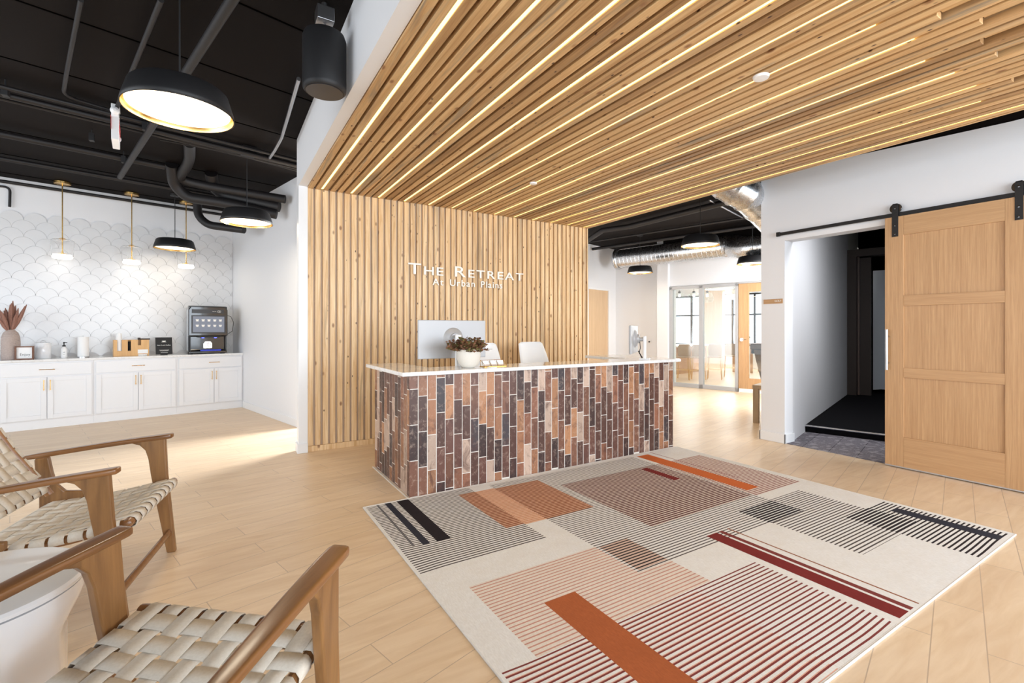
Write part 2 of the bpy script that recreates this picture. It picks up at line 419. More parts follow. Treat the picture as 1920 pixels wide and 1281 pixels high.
# --- slat wall
def slat_tone():
    return (random.choice([0, 0, .1, .25, .55, .95]), random.random(), random.choice([0, 0, .4, .8, 1, 1]))
XL = .79; XE = 4.648; PITCH = .0752
w = MB(); w.box(XL-.0, XE, YW+.026, YW+.12, 0, ZK+.02)
struct('wall_back', w, 'slat_backing_wall', 'backing of the slatted pine wall')
w = MB(); i = 0; x = XL
while x < XE-.02:
    x1 = min(x+PITCH-.0225+random.uniform(-.0015, .0015), XE); w.tone = slat_tone(); w.tone = (w.tone[0]*.22, w.tone[1], w.tone[2]*.55)
    w.box(x, x1, YW-.001*random.random(), YW+.026, .062, ZK+.02); x += PITCH
w.tone = (0, .3, 0); w.box(XL, XE, YW-.004, YW+.026, 0, .06)
struct('trim_3', w, 'pine_z', 'vertical knotty pine slats behind the desk', bevel=.0015, seg=1)
struct('wall_end', MB().box(XF, XL-.001, YW-.012, YW+.12, 0, ZK+.012), 'white_trim', 'narrow white end of the slatted wall', bevel=.002)
struct('baseboard_end', MB().box(XF-.014, XL-.001, YW-.026, YW+.134, 0, .10), 'white_trim', bevel=.003)
# --- canopy: white fascia, backing, slats
YC0 = -1.6
f = MB(); f.box(XF, XF+.085, YC0, YW+.12, ZK+.012, ZC)
struct('wall_fascia', f, 'white_paint', 'white fascia between the slatted canopy and the black ceiling')
struct('ceiling_canopy', MB().box(XF+.086, XE, YC0, YW+.12, ZK+.062, ZK+.12), 'slat_backing', 'dark backing board above the pine ceiling slats')
w = MB(); x = XL; i = 0; gaps = []
while x < XE-.02:
    x1 = min(x+PITCH-.0225+random.uniform(-.0015, .0015), XE); w.tone = slat_tone()
    e = YC0
    if x > 2.7 and i % 3 == 1: e = .62 + .25*random.random()
    h = ZK+random.random()*.002
    if e > 0:
        w.box(x, x1, e, YW, h, ZK+.06); w.tone = slat_tone(); w.box(x, x1, YC0, e-.004, ZK+.03, ZK+.05)
    else: w.box(x, x1, YC0, YW, h, ZK+.06)
    gaps.append((x1, x+PITCH)); x += PITCH; i += 1
struct('trim_4', w, 'pine_y', 'knotty pine slats across the lit ceiling canopy', bevel=.0015, seg=1)
ORD = ['first', 'second', 'third', 'fourth', 'fifth', 'sixth', 'seventh', 'eighth', 'ninth', 'tenth', 'eleventh', 'twelfth', 'thirteenth']
leds = [gaps[k] for k in range(1, len(gaps)-1, 4)]
for k, (a, b) in enumerate(leds):
    a2, b2 = a+.001, b-.001
    y0 = YC0+.1 if k < 5 or k == len(leds)-1 else .95+.1*random.random()
    o = MB().box(0, b2-a2, 0, YW-.02-y0, 0, .016).build('led_strip', 'led_warm', loc=(a2, y0, ZK+.006))
    tag(o, 'warm glowing LED strip between the pine ceiling slats, %s counted from the white fascia' % ORD[min(k, 12)], 'light', 'LED strips set in the slatted ceiling')
# --- right wall with barn door opening
TH = .17; OPN = 2.945; ZH = 2.30; ZR = 3.0
w = MB(); w.prism([(OPN, 0), (3.22, 0), (3.22, 3.11), (OPN, 3.09)], XR, XR+TH, axis='X'); w.prism([(1.15, ZH), (OPN, ZH), (OPN, 3.09), (1.15, 2.98)], XR, XR+TH, axis='X'); w.prism([(-5, 0), (1.15, 0), (1.15, 2.98), (-5, 2.9)], XR, XR+TH, axis='X')
struct('wall_right', w, 'white_paint', 'white wall carrying the sliding barn door')
struct('wall_upper', MB().prism([(-5, 2.9), (1.15, 2.98), (OPN, 3.09), (3.22, 3.11), (3.22, ZC), (-5, ZC)], XR+.02, XR+TH, axis='X'), 'black_paint', 'black strip of wall above the white wall, shaped like the canopy shadow')  # black band with slanted edge stands in for the canopy's shadow
b = MB(); b.box(XR-.014, XR, OPN-.014, 3.234, 0, .105); b.box(XR-.014, XR+TH+.014, OPN-.014, OPN, 0, .105); b.box(XR-.014, XR+TH+.014, 3.22, 3.234, 0, .105)
struct('baseboard_right', b, 'white_trim', bevel=.003)
# --- golf room beyond the opening
struct('floor_golf', MB().box(XR+.01, 9.6, .2, OPN+.3, .0, .006), 'grey_carpet', 'grey carpet tile floor just inside the doorway')
p1 = onZ(1490, 808); p2 = onZ(1658, 829); d = (p2-p1).normalized(); nrm = Vector((-d.y, d.x, 0)); nrm = nrm if nrm.x > 0 else -nrm
e1 = p1 - d*.12; e2 = p1 + d*3
pl = MB(); pl.prism([(e1.x, e1.y), (e2.x, e2.y), (e2.x+nrm.x*5, e2.y+nrm.y*5), (e1.x+nrm.x*5, e1.y+nrm.y*5)], .006, .09)
pf = struct('floor_platform', pl, 'black_carpet', 'raised black turf platform')
q1 = e1 - nrm*.012; q2 = e2 - nrm*.012
MBn = MB(); MBn.tube([(q1.x, q1.y, .085), (q2.x, q2.y, .085)], .013, 10)
struct('trim_5', MBn, 'steel', 'metal nosing on the edge of the black platform', smooth=True)
g1 = Vector((XR+TH, OPN+.0, 0)); g2 = onZ(1590, 739, .09); gd = (g2-g1).normalized(); gn = Vector((-gd.y, gd.x, 0))
g3 = g1 + gd*((g2-g1).length)
struct('wall_golf', MB().prism([(g1.x, g1.y), (g3.x, g3.y), (g3.x+gn.x*.1, g3.y+gn.y*.1), (g1.x+gn.x*.1, g1.y+gn.y*.1)], 0, ZC), 'white_paint', 'white inner wall of the dark golf room')
perp = Vector((gn.x, gn.y, 0)); perp = -perp if perp.y > 0 else perp
h0 = g3
def gbox(s0, s1, t0, t1, z0, z1, mat, name, label, cat=None, kindst=False, **k):
    pts = [h0+gd*s0+perp*t0, h0+gd*s1+perp*t0, h0+gd*s1+perp*t1, h0+gd*s0+perp*t1]
    mb = MB().prism([(q.x, q.y) for q in pts], z0, z1)
    if kindst: return struct(name, mb, mat, label, **k)
    o = mb.build(name, mat, **k); tag(o, label, cat); return o
gbox(-.12, 0.05, -.02, .14, .09, 2.62, 'dark_wood', 'trim_6', 'dark wooden post frame at the back of the golf room', kindst=True)
gbox(-.02, .04, .145, .175, .09, 2.62, 'pool_wood', 'trim_7', 'thin lighter edge of the dark post', kindst=True)
gbox(.02, .14, .176, .34, .09, 2.6, 'dark_wood', 'trim_8', 'second dark post of the golf bay', kindst=True)
gbox(-.12, .14, -.02, 3.5, 2.62, 2.75, 'dark_wood', 'trim_12', 'dark header beam over the golf bay', kindst=True)
gbox(1.2, 1.25, .02, 4.0, 0, ZC, 'curtain_black', 'wall_golf_back', 'black curtain wall at the end of the golf room', kindst=True)
# impact screen hanging in the golf bay
sA = onX(1637, 620, 1); 
dd = ray(1637, 617); k_ = ((h0+gd*.5-EY*0).dot(gd))/dd.dot(gd); s0 = EY+dd*k_
tt0 = (s0-h0).dot(perp); zt = EYE - (508-617)/FPX*k_; zb = EYE-(731-617)/FPX*k_
scr = MB()
secs = []
for i in range(13):
    tq = tt0 + .12*i; wv = .02*math.sin(i*1.3)
    p = h0+gd*(.5+wv)+perp*tq; secs.append([(p.x, p.y, zb+.02*math.sin(i)), (p.x+gd.x*.01, p.y+gd.y*.01, zb+.02*math.sin(i)), (p.x+gd.x*.01, p.y+gd.y*.01, zt), (p.x, p.y, zt)])
scr.loft(secs); o = scr.build('impact_screen', 'screen_white', smooth=True)
tag(o, 'pale grey fabric screen hanging in the dark golf room', 'screen')
struct('wall_golf_side', MB().box(XR+TH, 14, -.6, -.5, 0, ZC), 'curtain_black', 'dark far side wall of the golf room')
# --- rear hall
GXW = 10.3; DW = 6.55
hw = MB(); hw.box(5.4, 9.26, DW, DW+.12, 0, ZC, GMAT); hw.box(10.2, 10.5, DW, DW+.12, 0, ZC, GMAT); hw.box(9.26, 10.2, DW, DW+.12, 2.27, ZC, GMAT)
struct('wall_rear', hw, 'white_paint', 'white rear wall with the plain wooden door')
struct('wall_hall', MB().box(10.5, 10.62, 5.0, DW+.12, 0, ZC, GMAT), 'white_paint', 'white wall between the wooden door and the glass partition')
struct('wall_column', MB().box(10.2, 10.5, 5.0, 5.262, 0, ZC, GMAT), 'white_paint', 'white column beside the glass partition')
hw = MB(); hw.box(GXW, GXW+.12, 1.75, 5.0, 2.27, ZC, GMAT); hw.box(GXW, GXW+.12, 1.75, 2.56, 0, 2.27, GMAT)
struct('wall_partition', hw, 'white_paint', 'white wall above the glass partition')
struct('trim_9', MB().box(9.98, GXW, 2.2, 5.0, 2.93, ZC, GMAT), 'black_paint', 'dark soffit above the glass partition')
# wooden door in the rear wall
dr = MB(); dr.box(9.30, 10.16, DW+.02, DW+.065, .01, 2.25, GMAT)
d1 = struct('door_1', dr, 'maple_door', 'plain maple slab door in the rear wall', bevel=.002)
fr = MB(); fr.box(9.26, 9.30, DW-.01, DW+.1, 0, 2.27, GMAT); fr.box(10.16, 10.2, DW-.01, DW+.1, 0, 2.27, GMAT); fr.box(9.26, 10.2, DW-.01, DW+.1, 2.25, 2.29, GMAT)
fr.build('door_frame', 'white_trim', d1)
# storefront frame and panes
wf = MB()
wf.box(GXW-.03, GXW+.06, 4.92, 5.0, 0, 2.25, GMAT); wf.box(GXW-.03, GXW+.06, 4.226, 4.32, 0, 2.25, GMAT); wf.box(GXW-.03, GXW+.06, 3.506, 3.56, 0, 2.25, GMAT)
wf.box(GXW-.03, GXW+.06, 3.506, 5.0, 2.19, 2.26, GMAT); wf.box(GXW-.03, GXW+.06, 3.506, 5.0, 0, .085, GMAT); wf.box(GXW-.03, GXW+.06, 2.4, 3.506, 2.235, 2.27, GMAT)
w1 = struct('window_1', wf, 'aluminium', 'pale metal frame of the glass partition', bevel=.004)
MB().box(GXW+.005, GXW+.015, 4.32, 4.92, .085, 2.19, GMAT).build('window_pane', 'pane_glass', w1)
MB().box(GXW+.005, GXW+.015, 3.56, 4.226, .085, 2.19, GMAT).build('window_pane', 'pane_glass', w1)
dm = MB(); dm.box(GXW, GXW+.045, 3.30, 3.50, .07, 2.235, GMAT); dm.box(GXW, GXW+.045, 2.56, 2.76, .07, 2.235, GMAT); dm.box(GXW, GXW+.045, 2.76, 3.30, 2.06, 2.235, GMAT); dm.box(GXW, GXW+.045, 2.76, 3.30, .07, .29, GMAT)
d2 = struct('door_2', dm, 'oak_z', 'oak framed glass door beside the partition', bevel=.003)
MB().box(GXW+.018, GXW+.026, 2.76, 3.30, .29, 2.06, GMAT).build('door_pane', 'pane_glass', d2)
dh = MB(); c0 = G(GXW-.005, 3.43, 1.08)
dh.lathe([(0, 0), (.036, 0), (.036, .012), (0, .014)], 20, Matrix.Translation(c0) @ GMAT @ Matrix.Rotation(-PI/2, 4, 'Y'))
dh.tube([G(GXW-.01, 3.43, 1.08), G(GXW-.05, 3.43, 1.08), G(GXW-.055, 3.42, 1.08), G(GXW-.055, 3.33, 1.08)], .009, 8)
dh.build('door_handle', 'chrome', d2, smooth=True)
struct('trim_10', MB().box(GXW-.02, GXW, 2.5, 3.47, 0, .06, GMAT), 'white_trim', 'pale threshold under the glass door')
# round wall stop
o = thing('wall_stop', 'small round white wall plate with a dark knob on the hall wall', 'wall fixture', onGX(1218, 641, 10.497))
mm = GMAT @ Matrix.Rotation(-PI/2, 4, 'Y')
MB().lathe([(0, 0), (.055, 0), (.055, .006), (.048, .008), (0, .008)], 24, mm).build('plate', 'white_plastic', o, smooth=True)
MB().lathe([(0, .008), (.018, .008), (.018, .03), (.012, .036), (0, .036)], 16, mm).build('knob', 'dark_plastic', o, smooth=True)
# --- room beyond the glass
GF = 16.5
struct('wall_far', MB().box(GF, GF+.1, -2, 10, 0, .75, GMAT).box(GF, GF+.1, -2, 10, 2.45, ZC, GMAT).box(GF, GF+.1, -2, 4.4, .75, 2.45, GMAT).box(GF, GF+.1, 8.6, 10, .75, 2.45, GMAT), 'white_paint', 'white window wall of the room beyond the glass')
struct('wall_far_side', MB().box(GXW+.12, GF, 8.9, 9.0, 0, ZC, GMAT), 'white_paint', 'white side wall of the room beyond the glass')
struct('wall_far_right', MB().box(GXW+.40, GF, 1.70, 1.80, 0, ZC, GMAT), 'cream_wall', 'cream wall of the games room')
struct('ceiling_far', MB().box(GXW+.13, GF, 1.8, 8.9, 3.0, 3.04, GMAT), 'white_paint', 'white ceiling of the room beyond the glass')
fwm = MB()
for k in range(7): fwm.box(GF-.02, GF+.06, 4.4+k*.7-.03, 4.4+k*.7+.03, .75, 2.45, GMAT)
for zz in (.75, 1.75, 2.42): fwm.box(GF-.02, GF+.06, 4.4, 8.6, zz, zz+.05, GMAT)
w2 = struct('window_2', fwm, 'dark_plastic', 'dark mullioned windows of the far room')
o = MB().box(GF+1.2, GF+1.25, 1.5, 11, -.2, 4, GMAT).build('sky_backdrop', 'sky_glow'); o['kind'] = 'structure'; o.name = 'window_2_daylight'; o['label'] = 'bright daylight outside the far windows'
pv = G(GF-.3, 6.5, 1.7); area('daylight_far', pv, G(12, 5, 1), 4.0, 1.6, 170, (.97, .99, 1))
area('fill_far_room', G(13.2, 3.4, 2.95), G(13.2, 3.4, 0), 4, 4, 70, (1, .98, .94))  # fill light added under the far room's ceiling
# sunlit hall behind the slat wall: daylight entering from its far end spills onto the nook floor
area('daylight_hall', (3.8, 7.4, 1.5), (.5, 6.6, .1), 1.4, 2.0, 240, (.92, .96, 1), math.radians(120))
# unseen fill added to brighten the rear hall, hidden behind the barn door wall
area('fill_rear_hall', G(8.9, 1.75, 1.7), G(8.9, 5.5, 1.6), 1.6, 2.2, 110, (.93, .97, 1))
# unseen light added to brighten the golf room's white wall
area('fill_golf_room', (5.95, 1.35, 2.9), (6.9, 3.2, 1.1), .6, .6, 22, (.96, .97, 1), math.radians(110))

# ================================================================ DESK
DX0, DX1, DY0, DY1 = 1.235, 4.251, 3.497, 4.484
desk = thing('reception_desk', 'reception desk clad in brown brick tile with a white quartz counter', 'desk', (DX0, DY0, 0))
k = MB(); T = .15
for (a, b, c, d_) in ((.012, DX1-DX0, .012, T), (.012, T, T, DY1-DY0), (DX1-DX0-T, DX1-DX0, T, DY1-DY0)): k.box(a, b, c, d_, 0, .94)
k.build('carcass', 'grout', desk)
ty = MB(); PAL = [((122, 82, 64), 4), ((84, 56, 48), 5), ((62, 44, 42), 4), ((158, 110, 80), 4), ((176, 126, 90), 3), ((192, 166, 148), 3), ((100, 66, 56), 4), ((142, 94, 72), 3), ((66, 58, 62), 1)]
bag = [c for c, n in PAL for _ in range(n)]
def bricks(mb, length, axis):
    n = round(length/.0754); p = length/n; L = .277; g = .0062
    for i in range(n):
        off = [0.0, .17, .08, .225, .12, .02, .19][(i*3) % 7] + random.uniform(-.004, .004)
        z = off-L
        while z < .94:
            z0, z1 = max(z+g/2, .004), min(z+L-g/2, .939)
            if z1-z0 > .012:
                c = random.choice(bag); q = random.uniform(.85, 1.15); mb.tone = tuple(min(1, v*q) for v in lin(c))
                h = random.uniform(.0012, .0018)
                if axis == 'x': mb.box(i*p+g/2, (i+1)*p-g/2, .012-h, .0125, z0, z1)
                else: mb.box(.012-h, .0125, i*p+g/2+.012, (i+1)*p-g/2+.012, z0, z1)
            z += L
bricks(ty, DX1-DX0, 'x'); ty.build('front_tiles', 'brick_tile', desk, bevel=.001, seg=1)
ty = MB(); bricks(ty, DY1-DY0-.012, 'y'); ty.build('side_tiles', 'brick_tile', desk, bevel=.001, seg=1)
ct = MB(); ox, oy = DX0, DY0
ct.prism([(1.165-ox, 3.452-oy), (4.315-ox, 3.452-oy), (4.315-ox, 4.53-oy), (3.86-ox, 4.53-oy), (3.86-ox, 3.83-oy), (1.52-ox, 3.83-oy), (1.48-ox, 4.5-oy), (1.165-ox, 4.5-oy)], .94, .972)
ct.build('counter', 'quartz', desk, bevel=.006)
MB().box(.15, DX1-DX0-.15, .15, .82, .70, .73).build('work_surface', 'white_plastic', desk, bevel=.003)
struct('trim_11', MB().box(DX0-.012, DX0, DY0, DY1, 0, .004).box(DX0-.012, DX1, DY0-.012, DY0, 0, .004), 'grout', 'thin grout line where the desk meets the floor')

# monitors
def monitor(name, label, loc, rotz, arm_z, sw=.66, sh=.345, bz=.3):
    t = thing(name, label, 'monitor', loc, rotz)
    # screen faces +Y local, pole behind at -Y side
    MB().prism([(-sw/2, bz), (sw/2, bz), (sw/2, bz+sh), (-sw/2, bz+sh)], .0, .022, axis='Y').build('housing', 'aluminium', t, bevel=.005)
    MB().prism([(-sw/2+.01, bz+.01), (sw/2-.01, bz+.01), (sw/2-.01, bz+sh-.01), (-sw/2+.01, bz+sh-.01)], .0225, .025, axis='Y').build('screen', 'screen_glow', t)
    hb = MB(); hb.lathe([(.0, 0), (.098, 0), (.085, .016), (.05, .03), (.045, .05), (0, .05)], 32, Matrix.Translation((0, 0, bz+sh*.52)) @ Matrix.Rotation(PI/2, 4, 'X'))
    hb.build('hub', 'aluminium', t, smooth=True)
    MB().tube([(0, -.04, bz+sh*.5), (.0, -.10, bz+sh*.5)], .022, 16).build('arm', 'aluminium', t, smooth=True)
    po = MB(); po.prism([(-.028, -.09), (.028, -.09), (.028, -.12), (-.028, -.12)], 0, bz+sh*.62); po.build('pole', 'white_plastic', t, bevel=.008)
    MB().prism([(-.06, -.05), (.06, -.05), (.06, -.16), (-.06, -.16)], 0, .012).build('clamp', 'white_plastic', t, bevel=.004)
    return t
m1 = monitor('monitor', 'large grey monitor seen from behind, on the desk beside the potted plant', (1.80, 3.93, .73), 0, 0, .665, .345, .305)
m2 = monitor('monitor', 'white monitor seen edge-on at the right end of the reception desk', (3.86, 3.70, .972), math.radians(37), 0, .60, .30, .065)
cb = MB(); cb.tube([(-.01, -.055, .19), (-.02, -.06, .12), (-.015, -.05, .07), (.0, -.07, .02)], .004, 6); cb.tube([(-.02, -.04, .09), (.0, -.08, .01)], .006, 6); cb.build('cable', 'black_matte', m2, smooth=True)

# planter
pc = Vector((1.80, 3.62, .972))
pt = thing('potted_plant', 'reddish green leafy plant in a round cream bowl on the reception counter', 'plant', pc)
MB().lathe([(.0, 0), (.045, 0), (.062, .008), (.082, .032), (.096, .065), (.103, .10), (.104, .135), (.102, .155), (.095, .155), (.096, .12), (.085, .11), (0, .11)], 36).build('pot', 'planter', pt, smooth=True)
plain('leaf', (128, 122, 72), .6, var=.4, bscale=30); plain('leaf_red', (132, 92, 66), .6, var=.4, bscale=30); plain('stem', (96, 66, 44), .7)
st = MB(); lf = MB()
for i in range(150):
    a = random.uniform(0, 2*PI); el = random.uniform(.15, 1.5); L = random.uniform(.10, .20)
    d = Vector((math.cos(a)*math.cos(el)*.95, math.sin(a)*math.cos(el)*.8, math.sin(el)*.66)); b0 = Vector((math.cos(a)*.045, math.sin(a)*.045, .13)); e = b0 + d*L
    st.tube([b0, (b0+e)/2+Vector((0, 0, .01)), e], .0015, 4, cap=False)
    for q in range(11):
        f_ = random.uniform(.35, 1.05); p = b0+(e-b0)*f_; aa = random.uniform(0, 2*PI); ln = random.uniform(.020, .034)
        dv = Vector((math.cos(aa), math.sin(aa), random.uniform(-.2, .9))).normalized(); sd = dv.cross(Vector((random.random(), random.random(), 1))).normalized()*ln*.42
        lf.mi = random.choice([0, 1, 1]); n_ = dv.cross(sd).normalized()*.0015
        vs_ = lf._v([p, p+dv*ln*.5+sd+n_, p+dv*ln, p+dv*ln*.5-sd+n_]); lf._f(vs_)
st.build('stems', 'stem', pt); lf.build('foliage', ['leaf', 'leaf_red'], pt)

# card holders
cc = Vector((2.03, 3.62, .972))
h = thing('card_holder', 'gold wire holder with stacks of small white cards beside the plant bowl', 'card holder', cc)
b = MB(); b.box(-.10, .12, -.045, .045, 0, .005)
for x in (-.10, -.03, .04, .12): b.tube([(x, -.045, .004), (x, -.03, .03), (x, .035, .055), (x, .035, .004)], .0018, 6)
b.tube([(-.10, -.045, .018), (.12, -.045, .018)], .0018, 6); b.tube([(-.10, .035, .055), (.12, .035, .055)], .0018, 6)
b.build('rack', 'gold_wire', h)
for x, zz in ((-.062, 0), (.012, .0), (.082, 0)):
    MB().box(x-.03, x+.03, -.012, .0, .006, .052, Matrix.Rotation(-.35, 4, 'X')).build('cards', 'paper_white', h)
o = tag(MB().box(-.035, .035, -.022, .022, 0, .006).build('business_card', 'paper_white', loc=(1.965, 3.505, .972), rotz=.2), 'small stack of white cards lying loose in front of the gold holder', 'card')

# office chairs
def office_chair(label, loc, rz):
    t = thing('office_chair', label, 'chair', loc, rz, 'office chairs behind the reception desk')
    bk = MB(); secs = []
    for i in range(11):
        u = i/10; z = .52 + .60*u; wv = .235 - .045*u**3; yb = -.03 - .10*u + .05*math.sin(u*PI)
        ring = []
        for k_ in range(16):
            a = 2*PI*k_/16; cx = math.copysign(abs(math.cos(a))**.6, math.cos(a))*wv; cy = math.sin(a)*.022 - .05*(cx/wv)**2*-1
            ring.append((cx, yb+cy, z))
        secs.append(ring)
    last = [(x*.8, y, 1.14) for x, y, z in secs[-1]]; secs.append(last)
    bk.loft(secs); bk.build('backrest', 'white_plastic', t, smooth=True)
    se = MB(); se.prism([(-.22, -.02), (-.24, .2), (-.2, .44), (.2, .44), (.24, .2), (.22, -.02)], .44, .50); se.build('seat', 'white_plastic', t, bevel=.02)
    MB().tube([(0, .2, .09), (0, .2, .44)], .025, 12).build('gas_lift', 'steel', t, smooth=True)
    bs = MB()
    for k_ in range(5):
        a = 2*PI*k_/5; bs.bar((0, .2, .09), (.28*math.cos(a), .2+.28*math.sin(a), .07), .035, .03); bs.lathe([(0, -.03), (.028, -.03), (.028, .03), (0, .03)], 12, Matrix.Translation((.28*math.cos(a), .2+.28*math.sin(a), .029)) @ Matrix.Rotation(a, 4, 'Z') @ Matrix.Rotation(PI/2, 4, 'X'))
    bs.build('base', 'aluminium', t, smooth=True)
    return t
p = onY(1008, 641, 4.72); office_chair('white high-back office chair behind the middle of the reception desk', (p.x, 4.78, 0), PI+.1)
p = onY(910, 650, 4.72); office_chair('white office chair mostly hidden behind the large grey monitor', (p.x-.03, 4.72, 0), PI-.15)

# ================================================================ SIGN
sg = thing('wall_sign', 'raised white lettering of the lobby name on the slatted wall', 'sign', (1.876, YW-.02, 1.95))
def word(chars, x, z, big, small, depth=.014, squash=1.0, target_w=None, off=.0):
    objs = []
    for ch, cap in chars:
        if ch == ' ': x += small*.62; continue
        o, w_ = text_mesh(ch, big if cap else small, depth, 'letter', 'sign_white', sg, (x, 0, z), (PI/2, 0, 0), sx=squash, offset=off); objs.append(o); x += w_ + small*.13
    return objs, x
L1 = [('T', 1), ('H', 0), ('E', 0), (' ', 0), ('R', 1), ('E', 0), ('T', 0), ('R', 0), ('E', 0), ('A', 0), ('T', 0)]
objs, xe = word(L1, 0, 0, .185, .142, squash=1.16, off=.0012)
sc_ = 1.635/xe
for o in objs: o.location.x *= sc_; o.scale.x = sc_
L2 = [(c, 1) for c in 'At Urban Plains']
objs, xe2 = word(L2, 0, 0, .115, .115, squash=1.1, off=.0012)
sc_ = .985/xe2
for o in objs: o.location.x = o.location.x*sc_ + .31; o.scale.x = sc_; o.location.z = -.118

# ================================================================ RUG
RX0, RX1, RY0, RY1 = .885, 4.262, .872, 3.485
P0 = .0248
def stripe(y, frac, ph=0.0):
    return ((y-RY0+ph) % P0)/P0 < frac
def rug(x, y):
    c = 'cream'
    def R(x0, x1, y0, y1): return x0 <= x < x1 and y0 <= y < y1
    if R(2.58, 2.68, .89, 1.875): return 'bar'
    if R(2.70, 2.735, .89, 1.875): return 'redl'
    if R(2.79, 2.802, .89, 1.875): return 'rust'
    if R(3.59, 3.75, 2.235, 3.415): return 'orange'
    if R(3.825, 3.835, 2.47, 3.46): return 'roseline'
    if R(3.30, 3.38, 2.71, 3.085): return 'bar'
    if R(1.30, 1.485, .87, 1.82): return 'burnt'
    if R(1.125, 1.215, 2.685, 3.47): return 'charcoal'
    if R(1.035, 1.08, 2.69, 3.47): return 'slate'
    if R(.975, .99, 2.70, 3.47): return 'thin'
    if R(4.05, 4.155, .90, 1.45): return 'slate'
    if R(1.72, 1.89, 2.615, 3.345): return 'peach' if not stripe(y, .3) else 'rustlt'
    if R(1.58, 1.72, 2.63, 3.35): return 'rust' if stripe(y, .62) else 'peach'
    if R(1.89, 2.31, 2.615, 3.33): return 'rust' if stripe(y, .62) else 'peach'
    if R(2.40, 3.52, 2.15, 3.12): return 'maroon' if stripe(y, .6) else 'pinkbg'
    if R(1.91, 2.135, 1.80, 2.12): return 'black' if stripe(y, .4) else 'brownbg'
    if R(3.12, 3.535, 1.775, 2.01): return 'charcoal' if stripe(y, .66) else 'cream'
    if R(3.65, 3.98, 1.26, 1.56): return 'charcoal' if stripe(y, .62) else 'cream'
    if R(.90, 1.72, 2.38, 3.46): return 'grey' if stripe(y, .42) else 'cream'
    if R(1.89, 3.54, 1.785, 3.43) and not (x > 3.14 and y < 1.77): return 'grey' if stripe(y, .34) else 'cream'
    if R(3.54, 4.18, 2.13, 3.12): return 'roseline' if stripe(y, .42) else 'pinkbg'
    if R(3.13, 3.95, 1.25, 2.02): return 'grey' if stripe(y, .38) else 'cream'
    if R(3.65, 4.225, .895, 1.565): return 'black' if stripe(y, .42) else 'cream'
    if R(.90, 2.52, .88, 1.525):
        if stripe(y, .34): return 'redl'
        return 'redl2' if stripe(y, .50) and x < 2.0 else 'cream'
    if R(1.06, 2.14, 1.53, 2.13): return 'pinkl' if stripe(y, .3) else 'pinkbg'
    return c
xs = sorted(set([RX0, RX1, 2.58, 2.68, 2.70, 2.735, 2.79, 2.802, 3.59, 3.75, 3.825, 3.835, 3.30, 3.38, 1.30, 1.485, 1.125, 1.215, 1.035, 1.08, .975, .99, 4.05, 4.155, 1.72, 1.89, 1.58, 2.31, 2.40, 3.52,
                 1.91, 2.135, 3.12, 3.535, 3.65, 3.98, .90, 3.54, 4.18, 3.13, 3.95, 4.225, 2.52, 1.06, 2.14, .93, .96, 2.0, 1.0]))
ys = [RY0, RY1] + [1.875, 2.235, 3.415, 2.47, 3.46, 2.71, 3.085, 1.82, 2.685, 3.47, 2.69, 2.70, .90, .89, 1.45, 2.615, 3.345, 2.63, 3.35, 3.33, 2.15, 3.12, 2.9, 1.80, 2.12, 1.775, 2.01, 1.26, 1.56, 2.38, 1.785, 3.43, 1.77, 2.13, 1.25, 2.02, .895, 1.565, .88, 1.525, 1.53]
yy = RY0
while yy < RY1:
    for fr_ in (0, .3, .34, .38, .4, .42, .5, .6, .62, .66):
        if yy+fr_*P0 < RY1: ys.append(yy+fr_*P0)
    yy += P0
ys = sorted(set(round(v, 5) for v in ys)); keys = list(RUG.keys())
ro = thing('area_rug', 'large rectangular rug with striped blocks in cream, grey, rust and maroon', 'rug', (RX0, RY0, 0))
rm = bmesh.new(); vv = {}
def wob(x, y):
    dx = 0.010*math.exp(-((x-RX0)/.10)**2)*math.sin((y-RY0)*11) + .004*math.sin(x*9+y*3)*math.exp(-((y-RY0)/.15)**2)
    return y + dx if RY0+.02 < y < RY1-.02 else y
for jx, x in enumerate(xs):
    for jy, y in enumerate(ys):
        vv[jx, jy] = rm.verts.new((x-RX0, wob(x, y)-RY0, .009))
for jx in range(len(xs)-1):
    for jy in range(len(ys)-1):
        f_ = rm.faces.new([vv[jx, jy], vv[jx+1, jy], vv[jx+1, jy+1], vv[jx, jy+1]])
        f_.material_index = keys.index(rug((xs[jx]+xs[jx+1])/2, (ys[jy]+ys[jy+1])/2))
me = bpy.data.meshes.new('pile'); rm.to_mesh(me); rm.free()
for k_ in keys: me.materials.append(M['yarn_'+k_])
ob = bpy.data.objects.new('pile', me); COL.objects.link(ob); ob.parent = ro
w_, h_ = RX1-RX0, RY1-RY0
bd = MB(); bd.box(0, w_, 0, h_, .0005, .0085); bd.build('backing', 'yarn_cream', ro)
bd = MB(); bd.tube([(0, 0, .005), (w_, 0, .005), (w_, h_, .005), (0, h_, .005), (0, 0, .005)], .0055, 8); bd.build('binding', 'yarn_cream', ro)

